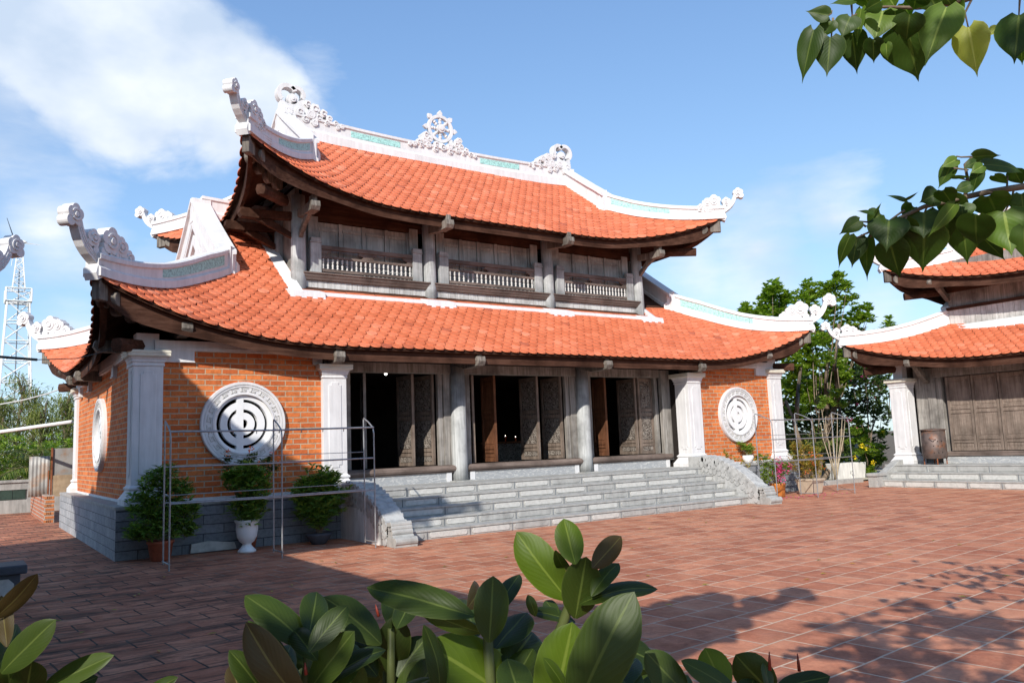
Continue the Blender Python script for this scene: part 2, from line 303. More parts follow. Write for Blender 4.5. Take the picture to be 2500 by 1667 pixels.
# ------------------------------------------------------------------ mesh building
class MB:
    def __init__(s): s.v = []; s.f = []; s.m = []; s.uv = None; s.sm = False
    def add(s, vs, fs, mat=0):
        o = len(s.v); s.v += [tuple(map(float, p)) for p in vs]; s.f += [tuple(i+o for i in f) for f in fs]; s.m += [mat]*len(fs); return s
    def box(s, x0, y0, z0, x1, y1, z1, mat=0):
        if x0 > x1: x0, x1 = x1, x0
        if y0 > y1: y0, y1 = y1, y0
        return s.add([(x0, y0, z0), (x1, y0, z0), (x1, y1, z0), (x0, y1, z0), (x0, y0, z1), (x1, y0, z1), (x1, y1, z1), (x0, y1, z1)],
                     [(3, 2, 1, 0), (4, 5, 6, 7), (0, 1, 5, 4), (1, 2, 6, 5), (2, 3, 7, 6), (3, 0, 4, 7)], mat)
    def prism(s, poly, O, U, V, W, th, mat=0, center=True):      # 2-D outline in plane O+uU+vV, thickness along W
        O, U, V, W = map(np.array, (O, U, V, W)); a = -th/2 if center else 0; b = a+th; n = len(poly)
        P = [O+p[0]*U+p[1]*V+a*W for p in poly]+[O+p[0]*U+p[1]*V+b*W for p in poly]
        fs = [tuple(range(n))[::-1], tuple(range(n, 2*n))]+[(i, (i+1) % n, n+(i+1) % n, n+i) for i in range(n)]
        return s.add(P, fs, mat)
    def disc(s, c, rad, O, U, V, W, th, n=18, mat=0, lobes=0, amp=.12, ph=0):
        poly = []
        for i in range(n):
            t = 2*math.pi*i/n; rr = rad*(1+amp*math.cos(lobes*t+ph)) if lobes else rad
            poly.append((c[0]+rr*math.cos(t), c[1]+rr*math.sin(t)))
        return s.prism(poly, O, U, V, W, th, mat)
    def ring(s, c, r0, r1, O, U, V, W, th, n=40, a0=0, a1=2*math.pi, mat=0, off=0):
        O, U, V, W = map(np.array, (O, U, V, W)); full = abs(a1-a0-2*math.pi) < 1e-6; k = n if full else n+1
        P = []
        for i in range(k):
            t = a0+(a1-a0)*i/n
            for rr in (r0, r1):
                for h in (off-th/2, off+th/2):
                    P.append(O+(c[0]+rr*math.cos(t))*U+(c[1]+rr*math.sin(t))*V+h*W)
        fs = []
        for i in range(n):
            a = 4*i; b = 4*((i+1) % k)
            fs += [(a, a+1, b+1, b), (a+2, b+2, b+3, a+3), (a, b, b+2, a+2), (a+1, a+3, b+3, b+1)]
        if not full: e = 4*(k-1); fs += [(0, 2, 3, 1), (e, e+1, e+3, e+2)]
        return s.add(P, fs, mat)
    def tube(s, path, rad, n=8, mat=0, cap=True):
        path = [np.array(p, float) for p in path]; P = []; up = None
        for i, p in enumerate(path):
            t = path[min(i+1, len(path)-1)]-path[max(i-1, 0)]; t = t/(np.linalg.norm(t)+1e-9)
            if up is None: up = np.array((0, 0, 1.)) if abs(t[2]) < .9 else np.array((1., 0, 0))
            a = np.cross(t, up); a /= np.linalg.norm(a)+1e-9; b = np.cross(a, t); up = b
            rr = rad[i] if isinstance(rad, (list, tuple)) else rad
            for k in range(n): q = 2*math.pi*k/n; P.append(p+rr*(math.cos(q)*a+math.sin(q)*b))
        fs = [(i*n+k, i*n+(k+1) % n, (i+1)*n+(k+1) % n, (i+1)*n+k) for i in range(len(path)-1) for k in range(n)]
        if cap: fs += [tuple(range(n))[::-1], tuple(range((len(path)-1)*n, len(path)*n))]
        return s.add(P, fs, mat)
    def lathe(s, prof, c, n=20, mat=0):                    # prof: (radius, z)
        P = [(c[0]+r*math.cos(2*math.pi*k/n), c[1]+r*math.sin(2*math.pi*k/n), c[2]+z) for r, z in prof for k in range(n)]
        fs = [(i*n+k, i*n+(k+1) % n, (i+1)*n+(k+1) % n, (i+1)*n+k) for i in range(len(prof)-1) for k in range(n)]
        fs += [tuple(range(n))[::-1], tuple(range((len(prof)-1)*n, len(prof)*n))]
        return s.add(P, fs, mat)
    def sq(s, prof, c, mat=0, asp=1.0):                    # square moulding: (half width, z)
        P = []
        for r, z in prof: P += [(c[0]-r, c[1]-r*asp, z), (c[0]+r, c[1]-r*asp, z), (c[0]+r, c[1]+r*asp, z), (c[0]-r, c[1]+r*asp, z)]
        k = len(prof)
        fs = [(i*4+j, i*4+(j+1) % 4, (i+1)*4+(j+1) % 4, (i+1)*4+j) for i in range(k-1) for j in range(4)]
        fs += [(3, 2, 1, 0), tuple(range((k-1)*4, k*4))]
        return s.add(P, fs, mat)
    def sweep(s, path, side, prof, mat=0, ups=None):       # profile (a along side vector, b up) swept along path
        P = []
        for i, p in enumerate(path):
            p = np.array(p, float); sd_ = np.array(side[i] if isinstance(side, list) else side, float); u = np.array(ups[i], float) if ups else np.array((0, 0, 1.))
            pr = prof(i) if callable(prof) else prof
            n = len(pr)
            for a, b in pr: P.append(p+a*sd_+b*u)
        fs = [(i*n+k, i*n+(k+1) % n, (i+1)*n+(k+1) % n, (i+1)*n+k) for i in range(len(path)-1) for k in range(n)]
        fs += [tuple(range(n))[::-1], tuple(range((len(path)-1)*n, len(path)*n))]
        return s.add(P, fs, mat)
    def build(s, name, mats, parent=None, smooth=False, bevel=0, loc=None):
        me = bpy.data.meshes.new(name); me.from_pydata(s.v, [], s.f)
        for mt in (mats if isinstance(mats, (list, tuple)) else [mats]): me.materials.append(MATS[mt])
        me.polygons.foreach_set('material_index', s.m)
        if s.uv is not None:
            ul = me.uv_layers.new(name='UVMap'); lv = np.zeros(len(me.loops), dtype=np.int32); me.loops.foreach_get('vertex_index', lv)
            ul.data.foreach_set('uv', np.array(s.uv, dtype=np.float32)[lv].ravel())
        me.update()
        if smooth: me.polygons.foreach_set('use_smooth', [True]*len(me.polygons))
        o = bpy.data.objects.new(name, me); COL.objects.link(o)
        if parent is not None: o.parent = parent
        if loc: o.location = loc
        if bevel:
            b = o.modifiers.new('bevel', 'BEVEL'); b.width = bevel; b.segments = 2; b.limit_method = 'ANGLE'; b.angle_limit = R(40)
        return o
def tag(o, label=None, cat=None, group=None, kind=None):
    if label: o['label'] = label
    if cat: o['category'] = cat
    if group: o['group'] = group
    if kind: o['kind'] = kind
    return o
def empty(name, loc=(0, 0, 0), rz=0):
    e = bpy.data.objects.new(name, None); COL.objects.link(e); e.location = loc; e.rotation_euler = (0, 0, rz); e.empty_display_size = .3; return e
def copy_tree(o, parent=None):
    c = o.copy(); COL.objects.link(c)
    if parent is not None: c.parent = parent
    for ch in list(o.children): copy_tree(ch, c)
    return c
X_, Y_, Z_ = (1., 0, 0), (0, 1., 0), (0, 0, 1.)
# ------------------------------------------------------------------ roofs
class Roof:
    def __init__(s, x0, x1, y0, y1, zE, g, a, b, A=1.05, W=.32, tw=.25, row=.155, hd=.5, prof=None, ex=2.7, K=1.12):
        s.K = K; s.Wx = W; s.Wy = W
        s.pf = np.polyfit(*zip(*prof), 4) if prof else None; s.ex = ex
        s.__dict__.update(x0=x0, x1=x1, y0=y0, y1=y1, zE=zE, g=g, a=a, b=b, A=A, W=W, tw=tw, row=row, hd=hd); s.D = (y1-y0)/2
    def z0(s, d): return s.a*d+s.b*d*d if s.pf is None else float(np.polyval(s.pf, d))
    def pt(s, S, c, d, up=0.0):
        if S in 'FB': e0, e1 = s.x0, s.x1
        else: e0, e1 = s.y0, s.y1
        k = min(c-e0, e1-c); kk = max(k, 0)
        L = s.A*max(0, 1-kk/4.8)**s.ex*(1-.2*min(max(d, 0)/1.2, 1))*max(0, 1-max(0, d-2)/2.2)
        h = lambda t: max(0, 1-max(t, 0)/3)**2
        q = lambda t: max(0, 1-max(t, 0)/2.2)
        Wn, Wa = (s.Wy, s.Wx) if S in 'FB' else (s.Wx, s.Wy)
        on = Wn*h(kk)*q(d); oa = Wa*h(d)*q(kk)
        sg = -1 if c-e0 < e1-c else 1
        z = s.zE+s.z0(d)+L+up
        c2 = c+sg*oa; d2 = d-on
        if S == 'F': return np.array((c2, s.y0+d2, z))
        if S == 'B': return np.array((c2, s.y1-d2, z))
        if S == 'L': return np.array((s.x0+d2, c2, z))
        return np.array((s.x1-d2, c2, z))
    def tiles(s, parent, skip=None, slopes='FBLR', label=None):
        for S in slopes:
            mb = MB(); e0, e1 = (s.x0, s.x1) if S in 'FB' else (s.y0, s.y1)
            dm = s.D if S in 'FB' else s.g; rows = int(dm/s.row)+1; n = int((e1-e0)/s.tw)+2; tw = (e1-e0)/(n-1)
            us = (-.49, -.40, -.22, 0, .22, .40, .49); ed = (.62, .30, .08, 0, .08, .30, .62); NU = 7
            for j in range(rows):
                d = j*s.row
                for i in range(n):
                    c = e0+(i+.5*(j % 2))*tw; k = min(c-e0, e1-c); lim = d if d < s.g else s.g
                    if S in 'LR': lim = d
                    if k < lim-.10 or k < 0: continue
                    if skip and skip(S, c, d): continue
                    jz = random.uniform(-.004, .005); jx = random.uniform(-.008, .008); V = []
                    def cl2(cv, dv):
                        m_ = min(dv, s.g if S in 'FB' else dv)-.06; return min(max(cv, e0+max(m_, 0)), e1-max(m_, 0))
                    for q in range(NU):
                        dv = d-.05+ed[q]*.13; V.append(s.pt(S, cl2(c+us[q]*tw+jx, dv), dv, .044+jz+.009*(1-abs(us[q])*2)))
                    for q in range(NU):
                        dv = min(d+s.row*1.45, dm+.05); V.append(s.pt(S, cl2(c+us[q]*tw+jx, dv), dv, .004+jz))
                    for q in range(NU): V.append(V[q]-np.array((0, 0, .028)))
                    f = [(q, q+1, NU+1+q, NU+q) for q in range(NU-1)]+[(2*NU+q, 2*NU+1+q, 1+q, q) for q in range(NU-1)]
                    if S in 'BL': f = [t[::-1] for t in f]
                    mb.add(V, f)
            tag(mb.build('roof_tiles', 'terracotta_tile', parent), label)
    def sheet(s, name, mat, parent, up, d0=0.0):
        mb = MB()
        for S in 'FBLR':
            e0, e1 = (s.x0, s.x1) if S in 'FB' else (s.y0, s.y1); dm = s.D if S in 'FB' else s.g
            nd = 16; nx = 60; P = []
            for j in range(nd+1):
                d = d0+(dm-d0)*j/nd; li = min(d, s.g) if S in 'FB' else d
                for i in range(nx+1):
                    t = i/nx; t = .5-.5*math.cos(math.pi*t); c = (e0+li)+(e1-e0-2*li)*t; P.append(s.pt(S, c, d, up))
            mb.add(P, [(j*(nx+1)+i, j*(nx+1)+i+1, (j+1)*(nx+1)+i+1, (j+1)*(nx+1)+i) for j in range(nd) for i in range(nx)])
        return mb.build(name, mat, parent, smooth=True)
    def fascia(s, parent, mx_='eave_wood', my_='eave_wood_side'):
        for S, m in (('F', mx_), ('B', mx_), ('L', my_), ('R', my_)):
            e0, e1 = (s.x0, s.x1) if S in 'FB' else (s.y0, s.y1); n = 60
            for nm, da, db, ua, ub in (('eave_board', .02, .10, -.075, -.012), ('eave_beam', .10, .20, -.345, -.05)):
                mb = MB(); P = []
                for i in range(n+1):
                    t = .5-.5*math.cos(math.pi*i/n)
                    for d, u in ((da, ua), (db, ua), (db, ub), (da, ub)):
                        c_ = e0+d+(e1-e0-2*d)*t; s_ = min(c_-e0, e1-c_); ex_ = -.24*min(1, s_/.6)*max(0, 1-s_/1.8) if nm == 'eave_beam' and u == ua else 0
                        P.append(s.pt(S, c_, d, u+ex_))
                fs = [(i*4+k, i*4+(k+1) % 4, (i+1)*4+(k+1) % 4, (i+1)*4+k) for i in range(n) for k in range(4)]
                mb.add(P, fs+[(3, 2, 1, 0), (n*4, n*4+1, n*4+2, n*4+3)]); mb.build(nm, m, parent)
    def hip(s, ci, parent, ornament=True, dend=None, panel=True, carved=True):
        # ci: (sx, sy) corner signs
        sx, sy = ci; S = 'F' if sy < 0 else 'B'
        def H(d, up=0.0): return s.pt(S, (s.x0+d) if sx < 0 else (s.x1-d), d, up)
        U = np.array((sx, sy, 0.))/math.sqrt(2); Wd = np.array((-U[1], U[0], 0))
        dend = dend or s.g
        ds = [dend-(dend-.0)*i/22 for i in range(23)]
        hh = lambda d: .32+(s.hd-.32)*min(1, d/2.0)
        def prof(i):
            h = hh(ds[i]); return [(-.17, -.06), (.17, -.06), (.17, .08), (.125, .12), (.125, h-.10), (.165, h-.085), (.165, h-.01), (.13, h+.02), (-.13, h+.02), (-.165, h-.01), (-.165, h-.085), (-.125, h-.10), (-.125, .12), (-.17, .08)]
        mb = MB(); mb.sweep([H(d) for d in ds], Wd, prof)
        # end block at the upper end, nose block under the horn
        p = H(dend); mb.prism([(-.14, -.1), (.1, -.1), (.1, s.hd+.03), (-.14, s.hd+.03)], p, U, Z_, Wd, .36)
        mb.prism([(-.24, -.08), (-.12, -.08), (-.12, s.hd*.45), (-.24, s.hd*.3)], p, U, Z_, Wd, .42)
        t = H(0)
        mb.prism([(-.12, -.06), (.0, -.13), (.055, -.02), (.02, .10), (-.12, .16)], t, U, Z_, Wd, .25)
        r = mb.build('hip_ridge', 'white_render', parent)
        if panel:
            pd = [dend*(.93-.55*i/12) for i in range(13)]; pb = MB()
            for sd_ in (-1, 1):
                P = []
                for d in pd:
                    h = hh(d)
                    for a, b in ((.118, .36*h), (.133, .36*h), (.133, h-.115), (.118, h-.115)):
                        P.append(H(d)+sd_*a*Wd+np.array((0, 0, b)))
                pb.add(P, [(i*4+k, i*4+(k+1) % 4, (i+1)*4+(k+1) % 4, (i+1)*4+k) for i in range(12) for k in range(4)]+[(0, 1, 2, 3), (51, 50, 49, 48)])
            pb.build('relief_panel', 'turquoise_relief', r)
        if ornament:
            K = s.K; o = MB(); sc = lambda l: [(a*K, b*K) for a, b in l]
            top = [(-1.15, .235), (-.9, .215), (-.57, .20), (-.32, .20), (-.14, .22), (.0, .275), (.12, .365), (.22, .49), (.29, .62), (.33, .74)]
            bot = [(.43, .72), (.405, .58), (.35, .45), (.27, .335), (.17, .245), (.05, .165), (-.10, .095), (-.3, .05), (-.6, .03), (-1.15, .05)]
            for i in range(len(top)-1):
                lo, hi = bot[::-1][i], bot[::-1][i+1]; o.prism(sc([top[i], top[i+1], hi, lo]), t, U, Z_, Wd, .17)
                mt = lambda p, q, f: (p[0]+(q[0]-p[0])*f, p[1]+(q[1]-p[1])*f)
                if i < 8: o.prism(sc([mt(lo, top[i], .72), mt(lo, top[i], .60), mt(hi, top[i+1], .60), mt(hi, top[i+1], .72)]), t, U, Z_, Wd, .19); o.prism(sc([mt(lo, top[i], .38), mt(lo, top[i], .30), mt(hi, top[i+1], .30), mt(hi, top[i+1], .38)]), t, U, Z_, Wd, .19)
            for (a, b, rad, lb, th) in ((.47, .76, .15, 5, .21), (.56, .66, .085, 0, .20), (.08, .50, .13, 5, .21), (.02, .33, .06, 0, .19),
                                    (-.30, .54, .20, 5, .25), (-.52, .50, .155, 5, .235), (-.42, .34, .14, 0, .20), (-.73, .37, .12, 5, .21), (-.62, .27, .11, 0, .20), (-.16, .34, .08, 0, .2)):
                a *= K; b *= K; rad *= K
                if lb:
                    for k5 in range(5):
                        an = .35+k5*2*math.pi/5; o.disc((a+.56*rad*math.cos(an), b+.56*rad*math.sin(an)), rad*.56, t, U, Z_, Wd, th-.004*k5, n=18)
                else: o.disc((a, b), rad, t, U, Z_, Wd, th, n=20)
                if rad > .1:
                    o.ring((a, b), rad*.42, rad*.62, t, U, Z_, Wd, th+.035, n=18, a0=.4, a1=5.6)
                    o.disc((a, b), rad*.26, t, U, Z_, Wd, th+.06, n=12)
            ob = o.build('cloud_ornament', 'white_render', r, bevel=.014)
        if carved:
            c = MB(); ds2 = [1.9*i/10+.05 for i in range(11)]
            c.sweep([H(d, -.10) for d in ds2], Wd, [(-.08, 0), (.08, 0), (.08, -.34), (-.08, -.34)])
            for q, d in enumerate((.22, .42, .66, .92)):
                for sd_ in (-1, 1):
                    c.disc((0, 0), .14+.014*q, H(d*1.15, -.38-.075*q)+sd_*(.13+.05*q)*Wd, U, Z_, Wd, .13, n=18, lobes=0)
            c.build('hip_bracket', 'dark_carved_wood', parent, bevel=.015)
            e = MB(); q0 = H(.35); q0[2] = s.zE-.10; q1 = q0-U*1.1+np.array((0, 0, .06))
            dr = (q1-q0); dr /= np.linalg.norm(dr)
            e.prism([(-.08, -.11), (.08, -.11), (.115, 0), (.08, .11), (-.08, .11), (-.115, 0)], (q0+q1)/2, Wd, np.cross(dr, Wd), dr, np.linalg.norm(q1-q0))
            e.build('corner_beam', 'eave_wood', parent, bevel=.012)
        return r
    def gable(s, sx, parent, zlow=None):
        xg = s.x0+s.g if sx < 0 else s.x1-s.g; ym = (s.y0+s.y1)/2
        mb = MB()
        for S in 'FB':
            ds = [s.g-.16+(s.D-s.g+.16)*i/12 for i in range(13)]
            path = []
            for d in ds: p = s.pt(S, xg, d); path.append((xg, p[1], p[2]))
            hh = .56
            mb.sweep(path, X_, [(-.2, -.10), (.17, -.10), (.17, .07), (.12, .10), (.12, hh-.1), (.2, hh-.08), (.2, hh), (-.24, hh), (-.24, hh-.09), (-.17, hh-.11), (-.17, .1), (-.2, .07)])
        zt = s.pt('F', xg, s.D)[2]+.56
        mb.prism([(-.16, -.6), (.16, -.6), (.16, -.04), (0, .03), (-.16, -.04)], (xg, ym, zt), Y_, Z_, X_, .42)
        r = mb.build('gable_ridge', 'white_render', parent)
        zb = s.pt('L' if sx < 0 else 'R', ym, s.g)[2]-.05; hw = s.D-s.g; zt2 = zt-.5
        tri = MB()
        for k, (q, xo) in enumerate(((1.0, .03), (.78, -.02), (.58, .03))):
            w_ = hw*q; zz = zb+(zt2-zb)*q
            if k == 2: tri.prism([(-w_, 0), (w_, 0), (0, zz-zb)], (xg+sx*(.09), ym, zb), Y_, Z_, X_, .05)
            else:
                wi = hw*(q-.13); zi = zb+(zt2-zb)*(q-.13)
                for e in (-1, 1): tri.prism([(e*w_, 0), (0, zz-zb), (0, zi-zb), (e*wi, 0)], (xg+sx*(.14-.02*k), ym, zb), Y_, Z_, X_, .10)
        tri.prism([(-hw, -.1), (hw, -.1), (0, zt2-zb)], (xg, ym, zb), Y_, Z_, X_, .12)
        tri.build('gable_face', 'white_render', parent)
        return r
    def ridge(s, parent, xa=None, xb=None, panels=()):
        ym = (s.y0+s.y1)/2; xa = xa if xa is not None else s.x0+s.g; xb = xb if xb is not None else s.x1-s.g
        n = 24; xs = [xa+(xb-xa)*i/n for i in range(n+1)]; z0 = s.zE+s.z0(s.D); xm = (s.x0+s.x1)/2; hl = (s.x1-s.x0)/2-s.g
        zz = lambda x: z0+.16*(abs(x-xm)/hl)**2.5
        mb = MB(); hh = .46
        mb.sweep([(x, ym, zz(x)) for x in xs], Y_, lambda i: [(-.22, -.2), (.22, -.2), (.22, .04), (.16, .09), (.13, .13), (.13, hh-.09), (.17, hh-.07), (.17, hh), (-.17, hh), (-.17, hh-.07), (-.13, hh-.09), (-.13, .13), (-.16, .09), (-.22, .04)])
        r = mb.build('main_ridge', 'white_render', parent)
        for a, b in panels:
            pb = MB(); k = 8; P = []
            for i in range(k+1):
                x = a+(b-a)*i/k
                for q in ((-.138, .17), (.138, .17), (.138, hh-.12), (-.138, hh-.12)): P.append((x, ym+q[0], zz(x)+q[1]))
            pb.add(P, [(i*4+j, i*4+(j+1) % 4, (i+1)*4+(j+1) % 4, (i+1)*4+j) for i in range(k) for j in range(4)]+[(3, 2, 1, 0), (k*4, k*4+1, k*4+2, k*4+3)])
            pb.build('relief_panel', 'turquoise_relief', r)
        return r, zz
def frame_xz(mb, x0, x1, z0, z1, y, t, w_, mat=0):        # rectangular frame of bars lying at plane y
    mb.box(x0, y, z0, x0+w_, y+t, z1, mat); mb.box(x1-w_, y, z0, x1, y+t, z1, mat)
    mb.box(x0+w_, y+.002, z0, x1-w_, y+t-.002, z0+w_, mat); mb.box(x0+w_, y+.002, z1-w_, x1-w_, y+t-.002, z1, mat)
def pillar(parent, cx, cy, zf, zs, faces, name='pillar'):
    mb = MB(); f = zf
    mb.sq([(.37, f-.004), (.37, f+.10), (.345, f+.13), (.30, f+.20), (.272, f+.245), (.272, f+.255), (.295, f+.27), (.295, f+.30), (.268, f+.32), (.252, f+.345),
           (.252, zs-.06), (.272, zs-.05), (.272, zs-.02), (.262, zs), (.285, zs+.03), (.285, zs+.055), (.31, zs+.10), (.325, zs+.115)], (cx, cy))
    p = mb.build(name, 'white_render', parent, bevel=.006)
    c = MB(); c.sq([(.345, zs+.112), (.36, zs+.13), (.36, zs+.165), (.35, zs+.175), (.362, zs+.18), (.362, zs+.222), (.345, zs+.232)], (cx, cy)); c.build('pillar_cap', 'cream_cap', p, bevel=.004)
    q = MB(); h0, h1 = f+.47, zs-.14; c_ = .055
    out = lambda a: [(-a, h0+c_), (-a+c_, h0+c_), (-a+c_, h0), (a-c_, h0), (a-c_, h0+c_), (a, h0+c_), (a, h1-c_), (a-c_, h1-c_), (a-c_, h1), (-a+c_, h1), (-a+c_, h1-c_), (-a, h1-c_)]
    for (nx, ny) in faces:
        O = (cx+nx*.257, cy+ny*.257, 0); U = (abs(ny), abs(nx), 0); q.prism(out(.135), O, U, Z_, (nx, ny, 0), .020)
    q.build('raised_panel', 'white_render', p, bevel=.008)
    return p
def medallion(parent, O, U, W, rad=.8):
    # round window grille in plane O + aU + bZ, W = outward normal
    mb = MB(); k = rad/.8
    U = np.array(U, float); W = np.array(W, float)
    mb.ring((0, 0), .56*k, .80*k, O, U, Z_, W, .10, n=56)
    mb.ring((0, 0), .745*k, .79*k, O, U, Z_, W, .15, n=56); mb.ring((0, 0), .705*k, .735*k, O, U, Z_, W, .125, n=56)
    mb.ring((0, 0), .555*k, .585*k, O, U, Z_, W, .135, n=56)
    r = mb.build('round_window', 'white_render', parent)
    g = MB(); n = 22
    for i in range(n):
        t0 = 2*math.pi*i/n; dt = 2*math.pi/n
        for (r0, r1, a, b) in ((.675, .69, .05, .75), (.61, .625, .30, .95), (.61, .69, .70, .78), (.61, .655, .28, .36), (.64, .652, .36, .58)):
            g.ring((0, 0), r0*k, r1*k, O, U, Z_, W, .116, n=3, a0=t0+a*dt, a1=t0+b*dt)
    g.build('key_fret', 'granite_light', r)  # greyer colour puts the shade of carved grooves onto the raised bars
    s = MB(); h = math.pi/2
    O2 = np.array(O)-W*.05
    s.prism([(-.13*k, -.56*k), (0, -.56*k), (0, .56*k), (-.13*k, .56*k)], O2, U, Z_, W, .12)
    s.ring((0, 0), .02, .24*k, O2, U, Z_, W, .116, n=14, a0=h, a1=3*h); s.ring((0, 0), .30*k, .43*k, O2, U, Z_, W, .116, n=18, a0=h, a1=3*h)
    s.ring((0, 0), .50*k, .57*k, O2, U, Z_, W, .116, n=20, a0=h, a1=3*h)
    s.ring((0, 0), .085*k, .215*k, O2, U, Z_, W, .116, n=14, a0=-h, a1=h); s.ring((0, 0), .275*k, .41*k, O2, U, Z_, W, .116, n=18, a0=-h, a1=h)
    s.ring((0, 0), .465*k, .57*k, O2, U, Z_, W, .112, n=22, a0=-h, a1=h)
    s.build('grille', 'white_glaze', r)
    return r
def wall_with_hole(parent, O, U, W, a0, a1, b0, b1, c, rad, mat, name='brick_wall', th=.22):
    # wall sheet in (a, b=z) with a round hole, given thickness along -W
    O, U, W = map(lambda q: np.array(q, float), (O, U, W)); mb = MB(); n = 48; P = []
    for h in (0, -th):
        for i in range(n):
            t = 2*math.pi*i/n; P.append(O+(c[0]+rad*math.cos(t))*U+(c[1]+rad*math.sin(t))*np.array(Z_)+h*W)
        for i in range(n):
            t = 2*math.pi*i/n; dx, dz = math.cos(t), math.sin(t)
            ts = []
            if dx > 1e-9: ts.append((a1-c[0])/dx)
            if dx < -1e-9: ts.append((a0-c[0])/dx)
            if dz > 1e-9: ts.append((b1-c[1])/dz)
            if dz < -1e-9: ts.append((b0-c[1])/dz)
            q = min(ts); P.append(O+(c[0]+q*dx)*U+(c[1]+q*dz)*np.array(Z_)+h*W)
    f = []
    for i in range(n):
        j = (i+1) % n
        f += [(i, j, n+j, n+i), (2*n+j, 2*n+i, 3*n+i, 3*n+j), (j, i, 2*n+i, 2*n+j), (n+i, n+j, 3*n+j, 3*n+i)]
    mb.add(P, f)
    # fill the four corners the fan leaves open
    for (ca, cb) in ((a0, b0), (a1, b0), (a0, b1), (a1, b1)):
        t = math.atan2(cb-c[1], ca-c[0]) % (2*math.pi); i = int(t/(2*math.pi)*n); j = (i+1) % n
        A_ = O+ca*U+cb*np.array(Z_); mb.add([P[n+i], P[n+j], A_, P[3*n+i], P[3*n+j], A_-th*W], [(0, 1, 2), (5, 4, 3), (1, 4, 5, 2), (0, 2, 5, 3)])
    return mb.build(name, mat, parent)
def step_flight(parent, x0, x1, yb, zf, nr, tread):
    rise = zf/nr
    for k in range(nr):
        mb = MB(); y0 = yb+k*tread; z0, z1 = k*rise, (k+1)*rise
        mb.box(x0, y0+.02, z0, x1, y0+tread+.35, z1-.035); mb.box(x0, y0, z1-.035, x1, y0+tread+.35, z1-.003*(k == nr-1))
        x = x0-random.uniform(.1, .8)
        while x < x1:
            L = random.uniform(.75, 1.15); a, b = max(x+.06, x0+.05), min(x+L-.06, x1-.05)
            if b-a > .2:
                c = .028; h0, h1 = z0+.028, z1-.052
                mb.prism([(a+c, h0), (b-c, h0), (b, h0+c), (b, h1-c), (b-c, h1), (a+c, h1), (a, h1-c), (a, h0+c)], (0, y0+.016, 0), X_, Z_, Y_, .018, mat=1 if random.random() < .62 else 0)
            if x0 < x+L < x1: mb.box(x+L-.004, y0-.002, z0+.002, x+L+.004, y0+tread*.9, z1+.0015, 2)
            x += L
        mb.build('step', ['granite', 'granite_light', 'granite_dark'], parent, bevel=.004)
def door_leaf(parent, x, y, z0, z1, w_, ang, mat='door_wood', carved=True):
    mb = MB(); H = z1-z0; t = .06; s_ = .07
    rails = [0, .10, .36, .40, .46, .56, .60, 1.0]
    mb.box(0, -t/2, z0, s_, t/2, z1); mb.box(w_-s_, -t/2, z0, w_, t/2, z1)
    for a in (0, .10, .145, .50, .555, .955): mb.box(s_, -t/2+.003, z0+a*H, w_-s_, t/2-.003, z0+a*H+.045*H*.8)
    mb.box(s_, -.004, z0, w_-s_, .004, z1)
    o = mb.build('door_leaf', mat, parent, loc=(x, y, 0)); o.rotation_euler = (0, 0, ang)
    if carved:
        c = MB()
        for a, b in ((.19, .49), (.60, .945), (.04, .095), (.505, .55)): c.box(s_+.035, -.021, z0+a*H, w_-s_-.035, .021, z0+b*H)
        c.build('carved_panel', 'carved_relief', o)
    else:
        c = MB()
        for a, b in ((.19, .49), (.60, .945), (.04, .095)): c.box(s_+.04, -.014, z0+(a+.012)*H, w_-s_-.04, .014, z0+(b-.012)*H)
        c.build('door_panel', mat, o, bevel=.009)
    return o
# ------------------------------------------------------------------ ground
g = MB(); g.add([(-14, -40, 0), (40, -40, 0), (40, .9, 0), (19.6, .9, 0), (19.6, 22, 0), (-14, 22, 0)], [(0, 1, 2, 3, 4, 5)])
tag(g.build('courtyard_paving', 'courtyard_paver'), kind='structure')
g = MB(); g.add([(-900, -900, -.03), (900, -900, -.03), (900, 900, -.03), (-900, 900, -.03)], [(0, 1, 2, 3)])
tag(g.build('ground', 'earth'), kind='structure')
# ------------------------------------------------------------------ main temple hall
CXM, ZF = 9.27, .906
T = tag(empty('temple_hall'), 'large two-tiered temple hall with red tile roofs and brick end bays with round windows', 'temple')
mb = MB(); mb.box(.0, .0, 0, 4.1, 9.48, ZF-.06); mb.box(14.4, .0, 0, 18.54, 9.48, ZF-.06); mb.box(4.1, .2, 0, 14.4, 9.478, ZF-.062)
pl = mb.build('plinth', ['granite_block_front', 'granite_block_side', 'granite_dark'], T)
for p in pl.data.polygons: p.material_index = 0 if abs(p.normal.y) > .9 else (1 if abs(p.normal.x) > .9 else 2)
mb = MB(); mb.box(-.012, -.012, ZF-.06, 18.552, 9.492, ZF); mb.build('plinth_top', 'granite', T, bevel=.006)
ZSC, ZSI = 3.405, 3.235
for x, y, z, fc in ((.51, .457, ZSC, ((0, -1), (-1, 0))), (4.03, .457, ZSI, ((0, -1), (1, 0))), (14.51, .457, ZSI, ((0, -1), (-1, 0))), (18.03, .457, ZSC, ((0, -1),)),
                    (.51, 9.023, ZSC, ((-1, 0),)), (18.03, 9.023, ZSC, ())):
    pillar(T, x, y, ZF, z, fc)
    neck = MB(); neck.box(x-.19, y-.15, z+.23, x+.19, y+.17, 3.96 if z > 3.3 else 3.62); neck.build('pillar_neck', 'white_render' if z > 3.3 else 'dark_carved_wood', T)
wall_with_hole(T, (0, .32, 0), X_, (0, -1, 0), .763, 3.778, ZF, 3.69, (2.22, 2.29), .57, 'brick_front')
wall_with_hole(T, (0, .32, 0), X_, (0, -1, 0), 14.762, 17.777, ZF, 3.69, (16.32, 2.29), .57, 'brick_front')
